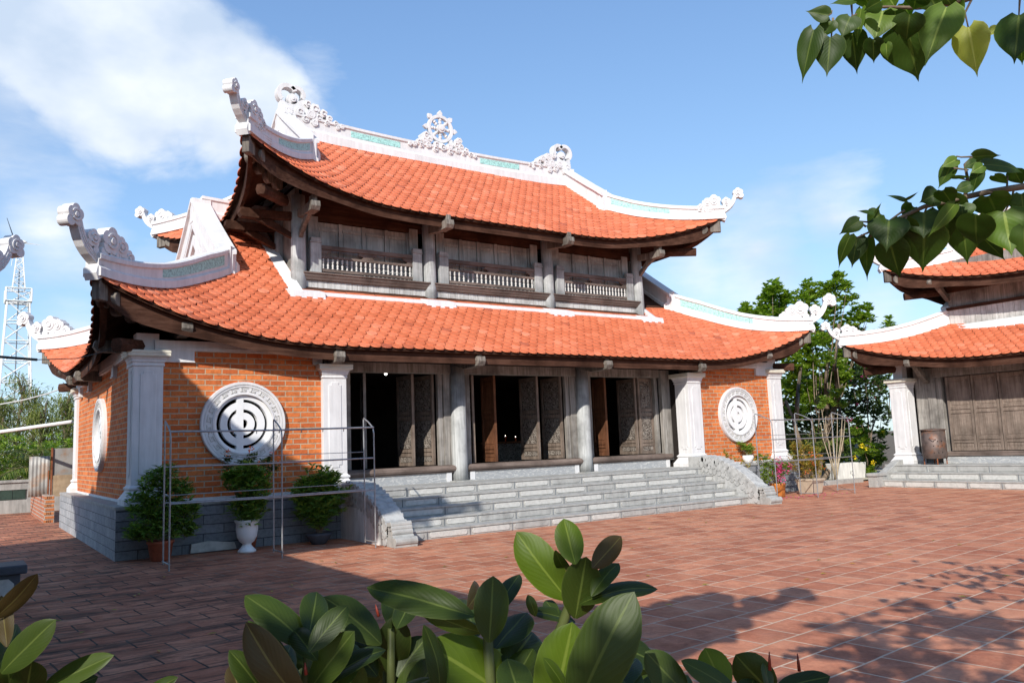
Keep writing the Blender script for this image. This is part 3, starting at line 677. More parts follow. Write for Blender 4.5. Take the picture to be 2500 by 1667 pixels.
wall_with_hole(T, (.32, 0, 0), Y_, (-1, 0, 0), .71, 8.77, ZF, 3.62, (4.42, 2.26), .57, 'brick_side')
medallion(T, (2.22, .30, 2.29), X_, (0, -1, 0)); medallion(T, (16.32, .30, 2.29), X_, (0, -1, 0)); medallion(T, (.30, 4.42, 2.26), (0, -1, 0), (-1, 0, 0))
mb = MB(); mb.box(18.0, .71, ZF, 18.22, 8.77, 3.7); mb.box(.75, 9.0, ZF, 17.8, 9.2, 3.7); mb.build('brick_wall', 'brick_side', T)
for s in (1, -1):
    fr = MB()
    X = lambda v: v if s > 0 else 18.54-v
    fr.box(X(.62), .255, 3.655, X(4.0), .50, 3.84); fr.box(X(.62), .245, 3.695, X(4.0), .26, 3.72)
    fr.box(X(.70), .262, 3.45, X(1.31), .40, 3.66); fr.box(X(.70), .25, 3.44, X(1.32), .40, 3.462)
    fr.box(X(3.60), .27, 3.46, X(3.80), .38, 3.66); fr.build('frieze', 'white_render', T, bevel=.004)
    fr = MB(); fr.box(X(.76), .30, ZF, X(3.78), .40, ZF+.05); fr.build('wall_skirting', 'white_render', T)
fr = MB()
fr.box(.255, .6, 3.575, .50, 9.0, 3.86); fr.box(.245, .6, 3.615, .26, 9.0, 3.64)
for y in (2.58, 6.36, 8.13): fr.box(.24, y-.13, 3.36, .42, y+.13, 3.6); fr.box(.225, y-.15, 3.34, .42, y+.15, 3.365)
q = MB(); q.box(.29, .7, ZF, .4, 8.8, ZF+.045); q.build('wall_skirting', 'white_render', T)
fr.box(.27, .7, 3.36, .41, 1.0, 3.58)
fr.build('frieze', 'white_render', T, bevel=.004)
# dark interior
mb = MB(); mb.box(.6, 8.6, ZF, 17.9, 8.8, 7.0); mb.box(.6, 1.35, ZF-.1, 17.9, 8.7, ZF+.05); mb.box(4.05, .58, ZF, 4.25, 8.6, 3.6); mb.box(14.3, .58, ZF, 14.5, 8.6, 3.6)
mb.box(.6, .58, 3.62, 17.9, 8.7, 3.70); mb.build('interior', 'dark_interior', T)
# ground floor timber columns, sills, frames and door leaves
YC = 1.0
for x in (CXM-1.88, CXM+1.88):
    c = MB(); c.lathe([(.185, ZF+.0), (.19, ZF+.4), (.185, 1.8), (.17, 3.62)], (x, YC+.0, 0), 24); c.build('timber_column', 'silver_wood', T, smooth=True)
    b = MB(); b.box(x-.3, YC-.30, ZF, x+.3, YC+.25, ZF+.02); b.build('column_base', 'granite', T)
BAYS = ((4.28, CXM-1.88, [(5.14, 1.25, 0), (6.33, 1.57, 1), (6.86, 1.72, 1)]), (CXM-1.88, CXM+1.88, [(7.95, 1.45, 1), (8.58, 1.57, 2), (9.88, 1.57, 1), (10.64, 1.65, 1)]),
        (CXM+1.88, 14.26, [(12.15, 1.50, 2), (13.25, 1.52, 1), (13.33, .02, 3)]))
for bi, (xa, xb, leaves) in enumerate(BAYS):
    a = xa+(.13 if bi else .0); b = xb-(.13 if bi < 2 else 0)
    s = MB(); s.sweep([(a+.02, 1.06, 0), (b-.02, 1.06, 0)], Y_, [(-.15, 1.15), (.1, 1.15), (.1, 1.285), (-.06, 1.285), (-.125, 1.27), (-.165, 1.235), (-.17, 1.20)])
    s.sweep([(a+.08, 1.06, 0), (b-.08, 1.06, 0)], Y_, [(-.12, 1.115), (.1, 1.115), (.1, 1.149), (-.12, 1.149)]); s.build('door_sill', 'grey_wood_along', T, bevel=.006)
    s = MB(); s.box(a+.25, .97, ZF, b-.25, 1.15, 1.114); s.build('carved_base', 'stone_frieze', T)
    s = MB(); s.box(a+.12, .955, ZF, a+.25, 1.12, 1.114); s.build('base_block', 'white_render', T); s = MB(); s.box(b-.25, .955, ZF, b-.12, 1.12, 1.114); s.build('base_block', 'white_render', T)
    f = MB()
    jl = .16 if bi else .45; jr = .22 if bi < 2 else .28
    f.box(a+.03, 1.06, 1.285, a+jl, 1.2, 3.5); f.box(a+jl+.01, 1.10, 1.285, a+jl+.10, 1.2, 3.45) if bi else None
    f.box(b-jr, 1.06, 1.285, b-.03, 1.2, 3.5); f.box(b-jr-.13, 1.10, 1.285, b-jr-.01, 1.2, 3.45)
    f.box(a, 1.02, 3.40, b, 1.22, 3.62)
    f.build('door_frame', 'grey_wood', T, bevel=.008)
    for (x, ang, kind) in leaves:
        door_leaf(T, x, 1.24, 1.30, 3.40, .78 if kind in (0, 1) else (.60 if kind == 2 else .56), ang, {0: 'grey_wood', 1: 'door_wood', 2: 'door_wood_brown', 3: 'door_wood'}[kind], carved=kind in (1, 3))
s = MB(); s.box(14.26-.28, .95, ZF+.2, 14.3, 1.3, 3.6); s.build('timber_plank', 'grey_wood', T)
# steps with carved kerbs
step_flight(T, 4.47, 14.06, -1.75, ZF, 5, .36)
for xk in (4.26, 14.27):
    k = MB(); kz = .90 if xk < 9 else .98; pr = [(a_, b_*kz) for a_, b_ in [(.2, 0), (.2, 1.21), (-.16, 1.2), (-.45, 1.19), (-.70, 1.15), (-.95, 1.09), (-1.18, 1.0), (-1.45, .88), (-1.70, .73), (-1.90, .57), (-2.05, .42), (-2.12, .36), (-2.12, 0)]]
    k.prism(pr, (xk, 0, 0), Y_, Z_, X_, .40); o = k.build('step_kerb', 'stone_relief', T, bevel=.015)
    sc = MB()
    for i in range(13):                                    # wave scallops along the raking edge
        t = i/12; y = -.25-1.72*t; z = (1.16-.04*t-.72*t**2.0)*kz
        for q in range(3):
            for sx in (-1, 1): sc.disc((y-.02*q+random.uniform(-.03, .03), z-.02-.13*q-random.uniform(0, .03)), .085-.008*q, (xk+sx*.205, 0, 0), Y_, Z_, X_, .03+.012*(q % 2), n=12, lobes=0)
        sc.tube([(xk-.21, y-.03, z+.035), (xk+.21, y-.03, z+.035)], .045, 8)
    sc.build('wave_carving', 'stone_relief', o)
    e = MB(); e.box(xk-.22, -2.42, 0, xk+.22, -2.10, .17)
    for y, z in ((-2.27, .155), (-2.24, .245), (-2.21, .315), (-2.19, .375)): e.tube([(xk-.205, y, z), (xk+.205, y, z)], .055, 12); e.box(xk-.2, y, z-.05, xk+.2, -2.05, z+.04)
    e.tube([(xk-.215, -2.38, .10), (xk+.215, -2.38, .10)], .075, 12)
    e.build('scroll_end', 'granite', o, bevel=.006)
sp = MB(); sp.box(4.045, -1.75, 0, 4.06, .0, .62); sp.build('kerb_side', 'white_render_worn', T)
# lower roof
RL = Roof(-.20, 18.74, -.20, 9.68, 3.79, 2.62, .675, .012, A=1.04)
RU = Roof(2.80, 15.74, 1.25, 8.23, 7.30, 1.74, .775, .005, A=.86, W=.98, ex=3.0, K=.92); RU.Wx = .62
inside = lambda S, c, d: (S in 'FB' and 4.0 < c < 14.54 and d > 2.15) or (S in 'FB' and d > 2.62 and c > 4)
RL.tiles(T, skip=inside); RU.tiles(T)
for r_ in (RL, RU):
    r_.sheet('roof_deck', 'eave_wood', T, -.022); r_.sheet('soffit', 'eave_wood', T, -.055); r_.fascia(T)
for r_ in (RL, RU):
    for ci in ((-1, -1), (1, -1), (-1, 1), (1, 1)): r_.hip(ci, T)
RU.gable(-1, T); RU.gable(1, T); RL.gable(-1, T); RL.gable(1, T)
RL.ridge(T, xa=RL.x0+RL.g, xb=4.1); RL.ridge(T, xa=14.4, xb=RL.x1-RL.g)
rg, zzr = RU.ridge(T, panels=((6.35, 7.85), (10.55, 12.0)))
ym = 4.74
w_ = MB(); O = (9.25, ym, 11.12)
w_.ring((0, 0), .335, .43, O, X_, Z_, Y_, .11, n=32); w_.disc((0, 0), .13, O, X_, Z_, Y_, .2, n=20); w_.disc((0, 0), .075, O, X_, Z_, Y_, .25, n=16)
for i in range(8):
    t = math.pi/4*i; c, s = math.cos(t), math.sin(t)
    w_.tube([(O[0]+r*c, ym, O[2]+r*s) for r in (.1, .15, .19, .23, .27, .31, .35)], [.025, .03, .062, .035, .062, .04, .03], 8)
    if 1 or i not in (5, 6, 7):
        p = lambda a, b: (a*c-b*s, a*s+b*c)
        w_.prism([p(.42, -.045), p(.47, -.085), p(.52, -.06), p(.585, 0), p(.52, .06), p(.47, .085), p(.42, .045)], O, X_, Z_, Y_, .09)
w_.build('dharma_wheel', 'white_render', rg, bevel=.008)
cl_ = MB()
def cloudrun(pts, rmin=.07, rmax=.11, th=.36):
    for (x, z, r) in pts:
        cl_.disc((x, z), r, (0, ym, 0), X_, Z_, Y_, th*random.uniform(.85, 1.05), n=20, lobes=random.choice((0, 5, 6)), amp=.10, ph=random.random()*6)
        cl_.ring((x, z), r*.4, r*.6, (0, ym, 0), X_, Z_, Y_, th*1.08, n=12, a0=.4, a1=5.5)
for s in (-1, 1):
    cloudrun([(9.25+s*a, b, r) for a, b, r in ((.56, 10.80, .10), (.46, 10.66, .10), (.22, 10.56, .10), (0, 10.50, .10), (.62, 10.62, .10), (.80, 10.54, .09), (.72, 10.46, .09), (.95, 10.45, .08), (1.10, 10.42, .06), (.5, 10.5, .1), (.25, 10.42, .1))])
cl_.build('cloud_carving', 'white_render', rg, bevel=.007)
for s in (-1, 1):
    cl_ = MB(); E = 9.25+s*4.55; O = (E, ym, 0)
    cl_.ring((s*.12, 11.17), .17, .29, O, X_, Z_, Y_, .22, n=28, a0=(-.9 if s > 0 else math.pi-2.7+.0), a1=(2.7 if s > 0 else math.pi+.9))
    cl_.ring((-s*.14, 11.20), .13, .24, O, X_, Z_, Y_, .22, n=24, a0=(.7 if s > 0 else -.6), a1=(3.9 if s > 0 else math.pi-.7))
    cl_.disc((-s*.02, 11.05), .15, O, X_, Z_, Y_, .2, n=22); cl_.disc((-s*.02, 11.05), .09, O, X_, Z_, Y_, .26, n=18); cl_.disc((-s*.02, 11.05), .04, O, X_, Z_, Y_, .3, n=12)
    cl_.prism([(-s*.34, 11.1), (-s*.1, 10.98), (s*.12, 10.9), (s*.3, 11.0), (s*.34, 10.7), (s*.25, 10.55), (-s*.3, 10.5), (-s*.45, 10.8)], O, X_, Z_, Y_, .2)
    cloudrun([(E-s*a, b, r) for a, b, r in ((.42, 10.98, .10), (.62, 10.88, .14), (.86, 10.80, .11), (.50, 10.70, .13), (.20, 10.72, .12), (-.12, 10.68, .12), (-.02, 10.52, .12), (.35, 10.55, .11), (.72, 10.65, .11), (1.02, 10.68, .09), (.95, 10.54, .09), (1.2, 10.58, .08), (1.38, 10.52, .07), (1.25, 10.46, .06), (.6, 10.48, .1))], th=.35)
    cl_.build('cloud_carving', 'white_render', rg, bevel=.007)
# bracket ends under the eaves
for x in (1.08, 4.0, 7.33, 11.1, 14.5, 17.35):
    zb = RL.pt('F', x, .15)[2]-.30
    b = MB(); b.prism([(-.10, .09), (-.13, -.02), (-.06, -.12), (.5, -.14), (1.0, -.02), (1.0, .1), (.0, .1)], (x, -.10, zb), Y_, Z_, X_, .2); b.tube([(x-.11, -.14, zb+.03), (x+.11, -.14, zb+.03)], .05, 10); b.box(x-.06, -.12, zb+.08, x+.06, .1, zb+.26)
    b.build('eave_bracket', 'dark_carved_wood', T, bevel=.01)
for y in (1.62, 4.73, 6.41, 8.4):
    zb = RL.pt('L', y, .15)[2]-.30
    b = MB(); b.prism([(-.10, .09), (-.13, -.02), (-.06, -.12), (.4, -.14), (.5, -.02), (.5, .1), (.0, .1)], (-.10, y, zb), X_, Z_, Y_, .2); b.tube([(-.14, y-.11, zb+.03), (-.14, y+.11, zb+.03)], .05, 10)
    b.build('eave_bracket', 'dark_carved_wood', T, bevel=.01)
UCX = (4.007, CXM-1.872, CXM+1.872, 14.533)
for x in UCX:
    b = MB(); b.prism([(-.12, .10), (-.14, -.02), (-.08, -.11), (.3, -.11), (.32, .1)], (x, 1.24, 7.08), Y_, Z_, X_, .21); b.box(x-.06, 1.18, 7.15, x+.06, 1.4, 7.32); b.prism([(.3, -.1), (.95, -.02), (.95, .16), (.3, .1)], (x, 1.24, 7.08), Y_, Z_, X_, .14)
    if x in (UCX[0], UCX[3]): b.prism([(.05, -.10), (.22, -.12), (.55, -.28), (.86, -.52), (.86, -.38), (.5, -.10)], (x, 1.24, 7.08), Y_, Z_, X_, .10)
    b.build('eave_bracket', 'dark_carved_wood', T, bevel=.01)
for y in (2.3, 3.45, 6.0, 7.2):
    b = MB(); b.prism([(-.12, .10), (-.14, -.02), (-.08, -.11), (.3, -.11), (.32, .1)], (2.80, y, 7.05), X_, Z_, Y_, .21); b.prism([(.3, -.1), (1.3, -.02), (1.3, .16), (.3, .1)], (2.80, y, 7.05), X_, Z_, Y_, .14)
    b.prism([(.05, -.10), (.22, -.12), (.6, -.28), (1.12, -.50), (1.12, -.38), (.6, -.10)], (2.80, y, 7.05), X_, Z_, Y_, .11)
    b.build('eave_bracket', 'eave_wood_side', T, bevel=.01)
# upper storey
for x in UCX:
    c = MB(); c.lathe([(.172, 5.15), (.175, 5.8), (.165, 6.4), (.155, 7.6)], (x, 2.25, 0), 22); c.build('timber_column', 'silver_wood', T, smooth=True)
for y in (3.45, 6.0, 7.25):
    for x in (UCX[0], UCX[3]): c = MB(); c.lathe([(.172, 5.15), (.175, 5.8), (.155, 7.6)], (x, y, 0), 22); c.build('timber_column', 'silver_wood', T, smooth=True)
s = MB(); s.box(4.15, 2.4, 7.10, 14.4, 2.55, 8.05); s.box(4.05, 2.38, 7.10, 14.5, 2.6, 7.32); s.build('lintel', 'eave_wood', T)
s = MB(); s.box(4.0, 2.45, 5.1, 4.10, 7.1, 7.85); s.box(14.44, 2.45, 5.1, 14.54, 7.1, 7.85); s.box(4.0, 7.1, 5.1, 14.54, 7.2, 7.9)
for y in (3.9, 4.74, 5.5): s.box(3.97, y-.06, 5.4, 4.12, y+.06, 7.2)
s.build('side_wall', 'grey_wood', T)
fl = MB()
fl.prism([(1.74, 5.12), (2.3, 5.2), (2.3, 5.34), (2.15, 5.33), (1.77, 5.27)], (CXM, 0, 0), Y_, Z_, X_, 10.9)
for x in UCX: fl.prism([(1.62, 5.06), (2.2, 5.14), (2.2, 5.37), (2.05, 5.36), (1.66, 5.25)], (x, 0, 0), Y_, Z_, X_, .82)
for sx in (-1, 1):
    xe = CXM+sx*5.52
    fl.sweep([(xe, y, RL.pt('F', 6, y+.2)[2]) for y in (1.65, 2.2, 3, 3.8, 4.6)], X_, [(-.08, -.1), (.16, -.1), (.16, .16), (-.08, .07)] if sx < 0 else [(-.16, -.1), (.08, -.1), (.08, .07), (-.16, .16)])
fl.build('wall_flashing', 'white_render', T, bevel=.006)
for bi in range(3):
    a = UCX[bi]+.16; b = UCX[bi+1]-.16; np_ = (4, 5, 4)[bi]
    w2 = MB(); n = int((b-a)/.135); dx = (b-a)/n
    for i in range(n): w2.box(a+i*dx+.003, 2.20+random.uniform(0, .008), 5.28, a+(i+1)*dx-.003, 2.24, 5.66)
    w2.build('boarding', 'baluster_wood', T)
    s = MB(); s.sweep([(a-.10, 2.2, 0), (b+.10, 2.2, 0)], Y_, [(-.02, 5.615), (.2, 5.615), (.2, 5.80), (-.13, 5.80), (-.135, 5.765), (-.10, 5.755), (-.105, 5.72), (-.07, 5.665), (-.055, 5.63)]); s.build('window_sill', 'grey_wood_along', T, bevel=.004)
    pa, pb = a+.10, a+.36
    for q0, q1 in ((pa, pb), (b-.34, b-.08)):
        p = MB()
        p.box(q0, 2.16, 5.80, q1, 2.28, 6.52); p.box(q0-.015, 2.145, 6.525, q1+.015, 2.29, 6.55); p.box(q0+.005, 2.15, 6.552, q1-.005, 2.285, 6.64)
        p.box(q0+.02, 2.36, 5.8, q1, 2.46, 7.2)
        p.build('railing_post', 'silver_wood', T, bevel=.006)
    ra, rb = pb, b-.34
    rl = MB(); rl.box(ra, 2.19, 5.85, rb, 2.25, 5.92); rl.box(ra, 2.19, 6.17, rb, 2.25, 6.23); rl.box(ra, 2.175, 6.38, rb, 2.265, 6.475)
    m = (ra+rb)/2
    for c0, e in ((ra, 1), (rb, -1)): rl.prism([(0, 6.232), (e*.16, 6.232), (e*.13, 6.28), (e*.24, 6.33), (e*.27, 6.378), (0, 6.378)], (c0, 2.22, 0), X_, Z_, Y_, .04)
    rl.prism([(-.22, 6.378), (-.26, 6.33), (-.12, 6.28), (-.17, 6.232), (.17, 6.232), (.12, 6.28), (.26, 6.33), (.22, 6.378)], (m, 2.22, 0), X_, Z_, Y_, .04)
    ro = rl.build('railing', 'grey_wood_along', T, bevel=.004)
    bal = MB(); bal.lathe([(.024, 5.92), (.030, 5.94), (.018, 5.955), (.024, 5.985), (.030, 6.01), (.014, 6.045), (.012, 6.06), (.028, 6.07), (.028, 6.085), (.012, 6.095), (.028, 6.107), (.028, 6.12), (.012, 6.132), (.026, 6.142), (.026, 6.155), (.016, 6.17)], (0, 0, 0), 8)
    b0 = bal.build('baluster', 'baluster_wood', ro, smooth=True); nb = 20
    for i in range(nb):
        o = b0 if i == 0 else b0.copy()
        if i: COL.objects.link(o); o.parent = ro
        o.location = (ra+(rb-ra)*(i+.5)/nb, 2.22, 0)
    s = MB(); s.box(a+.1, 2.47, 5.8, b-.1, 2.50, 7.25); s.build('window_back', 'silver_wood', T)
    s = MB(); pw = (rb-ra+.04)/np_
    for i in range(np_+1): s.box(ra-.02+i*pw-.045, 2.43, 5.8, ra-.02+i*pw+.045, 2.475, 7.2); 
    for i in range(np_):
        x0_, x1_ = ra-.02+i*pw+.06, ra-.02+(i+1)*pw-.06
        s.box(x0_, 2.445, 6.90, x1_, 2.474, 6.97); s.box(x0_, 2.445, 5.84, x1_, 2.474, 5.9); s.box(x0_, 2.452, 7.14, x1_, 2.473, 7.18)
        s.box(x0_+.03, 2.455, 5.93, x1_-.03, 2.476, 6.87)
    s.build('shutter_panel', 'silver_wood', T, bevel=.005)
# altar seen dimly through the middle doorway
def atYw(a, b, y): d = FW+(a-CX)/FPX*RT-(b-CY)/FPX*UPV; return CAMP+d*(y-CAMP[1])/d[1]
ap = atYw(1255, 1118, 5.0); al = tag(empty('altar_table', (ap[0], 5.2, ZF+.05)), 'dark altar table deep inside the middle doorway', 'altar')
q = MB(); q.box(-1.2, -.3, .78, 1.2, .3, .84); q.build('table_top', 'door_wood_brown', al, bevel=.01)
q = MB(); q.box(-1.1, -.26, 0, 1.1, -.22, .77); q.build('front_panel', 'carved_relief', al)
for sx in (-1.05, 1.05): q = MB(); q.box(sx-.05, -.29, 0, sx+.05, .29, .779); q.build('leg', 'door_wood_brown', al)
for dx, h_ in ((-.25, .14), (.12, .10)):
    q = MB(); q.lathe([(.02, 0), (.02, h_), (.004, h_+.01)], (0, 0, 0), 10); cdl = q.build('candle', 'petal_orange', loc=(ap[0]+dx, 5.05, ZF+.892)); q = MB(); q.lathe([(.002, h_+.01), (.008, h_+.03), (.001, h_+.05)], (0, 0, 0), 8); q.build('flame', 'lit_bulb', cdl)
    tag(cdl, 'taller left candle burning on the altar inside the middle doorway' if dx < 0 else 'shorter right candle burning on the altar inside the middle doorway', 'candle', 'candles on the altar')
# bulbs
def bulb(loc, lab, lit):
    b = MB(); b.lathe([(.012, .02), (.022, .0), (.036, -.03), (.033, -.055), (.015, -.07)], loc, 14)
    if lit: o = b.build('light_bulb', 'lit_bulb', smooth=True)
    else: o = b.build('light_bulb', 'white_glaze', smooth=True)
    c = MB(); c.tube([(loc[0], loc[1], loc[2]+.015), (loc[0], loc[1], loc[2]+.25)], .012, 6); c.build('cord', 'cable_black', o)
    return tag(o, lab, 'light bulb')
bulb((8.87, .30, 3.64), 'unlit white bulb hanging under the lower eave above the middle doorway', False)
bulb((6.26, 2.5, 3.56), 'small glowing bulb in the dark left doorway', True)
# ------------------------------------------------------------------ side halls
def hall(name, label, origin, rz, Ln, Wd_, zE, A, zEu, Au, zf, detail=True, ornament_n=True, up=None, aL=.56, bL=.01, gL=2.1):
    H = tag(empty(name, (origin[0], origin[1], 0), rz), label, 'temple')
    RL_ = Roof(-.40, Ln+.40, -.42, Wd_+.42, zE, gL, aL, bL, A=A, hd=.42, K=.82 if detail else 1.12)
    up = up or (.62, Ln-.62, .5, Wd_-.5)
    RU_ = Roof(*up, zEu, 1.35, .50, .03, A=Au, hd=.36, W=.28, K=.85)
    u0 = up[0]+1.1; u1 = up[1]-1.1
    ins = (lambda S, c, d: (S in 'FB' and u0 < c < u1 and d > 2.15) or (S in 'FB' and d > gL and c > u0 and c < u1))
    sl = 'FL' if detail else 'FR'
    RL_.tiles(H, skip=ins, slopes=sl if detail else 'FBLR'); RU_.tiles(H, slopes='FBLR' if detail else 'FBLR')
    for r_ in (RL_, RU_):
        r_.sheet('roof_deck', 'eave_wood', H, -.012); r_.sheet('soffit', 'eave_wood', H, -.055); r_.fascia(H)
        for ci in ((-1, -1), (1, -1), (-1, 1), (1, 1)): r_.hip(ci, H, panel=False)
        r_.gable(-1, H); r_.gable(1, H)
    RU_.ridge(H)
    z1 = RL_.pt('F', Ln/2, 1.9)[2]
    s = MB(); s.box(u0, up[2]+1.0, z1-.3, u1, up[3]-1.0, zEu+.9); s.build('upper_wall', 'grey_wood', H)
    s = MB(); s.box(u0-.05, up[2]+.93, zEu-.66, u1+.05, up[2]+1.01, zEu-.56); s.box(u0-.02, up[2]+.95, zEu-.1, u1+.02, up[2]+1.01, zEu+.1); s.build('window_sill', 'eave_wood', H)
    s = MB(); n = int((u1-u0)/.16)
    for i in range(n): s.box(u0+i*.16+.004, up[2]+.955+random.uniform(0, .012), z1-.1, u0+i*.16+.156, up[2]+1.002, zEu-.66)
    s.build('boarding', 'baluster_wood', H)
    s = MB(); s.prism([(up[2]+.62, z1-.22), (up[2]+1.1, z1-.1), (up[2]+1.1, z1+.12), (up[2]+.92, z1+.1), (up[2]+.66, z1-.08)], ((u0+u1)/2, 0, 0), Y_, Z_, X_, u1-u0+.4); s.build('wall_flashing', 'white_render', H)
    s = MB(); s.box(0, 0, 0, Ln, Wd_, zf-.05); s.build('plinth', 'granite_dark', H); s = MB(); s.box(-.01, -.01, zf-.05, Ln+.01, Wd_+.01, zf); s.build('plinth_top', 'granite', H)
    for x, y, f in ((.51, .457, ((0, -1), (1, 0))), (Ln-.51, .457, ((0, -1),)), (.51, Wd_-.457, ()), (Ln-.51, Wd_-.457, ())):
        pillar(H, x, y, zf, zE-.60, f); nk = MB(); nk.box(x-.15, y-.14, zE-.37, x+.15, y+.14, zE+.1); nk.build('pillar_neck', 'white_render', H)
    s = MB(); s.box(.65, .95, zf, Ln-.65, 1.1, zE+.3); s.box(.4, .7, zf, .6, Wd_-.7, zE+.1); s.box(Ln-.6, .7, zf, Ln-.4, Wd_-.7, zE+.1); s.box(.4, Wd_-.7, zf, Ln-.4, Wd_-.5, zE+.2)
    s.build('wood_wall', 'grey_wood', H)
    for x in ((1.25, 6.0, 10, Ln-1.0) if detail else (1.3, Ln-1.3)):
        zb = RL_.pt('F', x, .15)[2]-.30
        b = MB(); b.prism([(-.10, .09), (-.13, -.02), (-.06, -.12), (.3, -.12), (.62, -.42), (.95, -.62), (.95, -.5), (.62, -.25), (.35, .1)], (x, -.32, zb), Y_, Z_, X_, .16); b.build('eave_bracket', 'dark_carved_wood', H, bevel=.01)
        b = MB(); zb = RU_.pt('F', max(x, u0), .15)[2]-.30; b.prism([(-.10, .09), (-.13, -.02), (-.06, -.12), (.25, -.1), (.9, -.55), (.9, -.42), (.3, .1)], (max(x, u0), up[2]+.1, zb), Y_, Z_, X_, .14); b.build('eave_bracket', 'dark_carved_wood', H, bevel=.01)
    if detail:
        x = 1.73; f = MB(); f.box(.80, .74, zf+.2, 1.18, .96, zE-.1); f.box(1.19, .70, zf+.2, 1.45, .96, zE-.1); f.box(1.46, .73, zf+.2, 1.62, .96, zE-.1)
        f.box(.8, .68, zE-.40, Ln-1, .95, zE-.1); f.build('door_frame', 'grey_wood', H, bevel=.008)
        while x < Ln-2:
            for k in range(4): door_leaf(H, x+k*.75+.01, .80, zf+.37, zE-.42, .73, 0, 'door_wood', carved=False)
            x += 3.0; f = MB(); f.box(x+.02, .72, zf+.2, x+.38, .96, zE-.4); f.build('door_frame', 'grey_wood', H, bevel=.008); x += .4
        s = MB(); s.box(1.3, .62, zf+.21, Ln-1.2, .95, zf+.35); s.build('door_sill', 'grey_wood_along', H, bevel=.02)
        s = MB(); s.box(1.5, .66, zf, Ln-1.5, .95, zf+.205); s.build('carved_base', 'stone_frieze', H)
        step_flight(H, .55, Ln-.55, -1.12, zf, 3, .36)
        k = MB(); k.prism([(.2, 0), (.2, zf+.14), (-.1, zf+.12), (-1.0, .36), (-1.0, 0)], (.42, 0, 0), Y_, Z_, X_, .26)
        k.box(.27, -1.42, 0, .57, -.98, .33); k.box(.24, -1.46, .33, .60, -.94, .42); k.build('step_kerb', 'granite', H, bevel=.012)
    return H
HR = hall('side_hall', 'smaller two-tiered hall on the right with closed grey wooden doors facing the courtyard', (21.79, -.77), -math.pi/2, 15.4, 8.2, 3.63, .85, 5.97, .85, .62)
HL = hall('side_hall', 'hall at the left edge, only its upturned grey-white roof horn shows beside the wind turbine', (-2.72, -14.47), math.pi/2, 14.74, 8.2, 3.78, .98, 7.35, 1.0, .62, detail=False, up=(5.2, 11.9, 1.6, 6.6), aL=.60)  # upper tier is unseen, invented and sized for the shadow it casts
# ------------------------------------------------------------------ small things
RND = random.Random(5)
def atY(a, b, y): d = FW+(a-CX)/FPX*RT-(b-CY)/FPX*UPV; return CAMP+d*(y-CAMP[1])/d[1]
def unit(v): v = np.array(v, float); return v/(np.linalg.norm(v)+1e-9)
def rleaf(mb, p, d, L, w, droop=0.15):                   # small folded leaf
    d = unit(d); s = unit(np.cross(d, (RND.gauss(0, .35), RND.gauss(0, .35), 1))); n = np.cross(s, d)
    q = p+d*L*.5; mb.add([p, q+s*w/2+n*w*.12, p+d*L-np.array((0, 0, L*droop)), q-s*w/2+n*w*.12, q-n*w*.05], [(0, 4, 1), (1, 4, 2), (2, 4, 3), (3, 4, 0)])
def tuft(mb, c, r, n, L, w, up=.5, droop=.15):
    for _ in range(n):
        v = unit([RND.gauss(0, 1) for _ in range(3)]); rr = r*RND.random()**.5
        p = np.array(c)+v*rr*.8; rleaf(mb, p, v+np.array((0, 0, up))+np.array([RND.gauss(0, .35) for _ in range(3)]), L*RND.uniform(.65, 1.2), w*RND.uniform(.7, 1.2), droop)
def rosettes(mb, c, R3, k, n, L, w, up=.35):             # rosettes on twig ends through the volume of a blob
    for _ in range(k):
        v = unit([RND.gauss(0, 1) for _ in range(3)])*RND.random()**.4
        q = np.array(c)+v*np.array(R3)
        for i in range(n):
            a = 2*math.pi*i/n+RND.random(); e = RND.uniform(-.1, .9)
            rleaf(mb, q+np.array([RND.gauss(0, .02)]*3), (math.cos(a), math.sin(a), e+up), L*RND.uniform(.6, 1.15), w*RND.uniform(.7, 1.15))
def limb(mb, pts, r0, r1, n=7): k = len(pts); mb.tube(pts, [r0+(r1-r0)*i/(k-1) for i in range(k)], n)
def bez(a, b, bow, n=6):
    a, b = np.array(a, float), np.array(b, float); return [a+(b-a)*i/n+np.array(bow)*4*(i/n)*(1-i/n)+np.array([RND.gauss(0, .015) for _ in range(3)])*(0 < i < n) for i in range(n+1)]
def Pq(a, b, y): return atY(1600+a/2.613, 600+b/2.613, y)
def tree(name, label, base, blobs, y, mat, rr, k, n, L, w, group=None, trunks=None, bark='bark', flowers=None):
    t = tag(empty(name, base), label, 'tree' if 'tree' in name or 'sapling' in name else 'shrub', group)
    cr = MB(); wd = MB(); b0 = np.array(base, float)
    for (a, b, s) in blobs:
        c = Pq(a, b, y+RND.uniform(-.5, .5)); r = rr*s
        rosettes(cr, c-b0, (r, r, r*.85), int(k*s), n, L, w)
        st = np.array((0, 0, max(.3, (c[2])*.35)))+(c-b0)*np.array((.25, .25, 0))
        limb(wd, bez(st, c-b0-np.array((0, 0, r*.5)), (0, 0, -.1)), .022, .009, 5) if RND.random() < .5 else None
    for q in (trunks or []): limb(wd, [np.array(p)-b0 for p in q[0]], q[1], q[2], 8)
    cr.build('crown', mat, t); wd.build('trunk', bark, t, smooth=True)
    for (fm, pts, fn, fr) in (flowers or []):
        for (a, b) in pts: f = MB(); tuft(f, Pq(a, b, y-.6)-b0, fr, fn, .055, .05, .2); f.build('flower_cluster', fm, t)
    return t
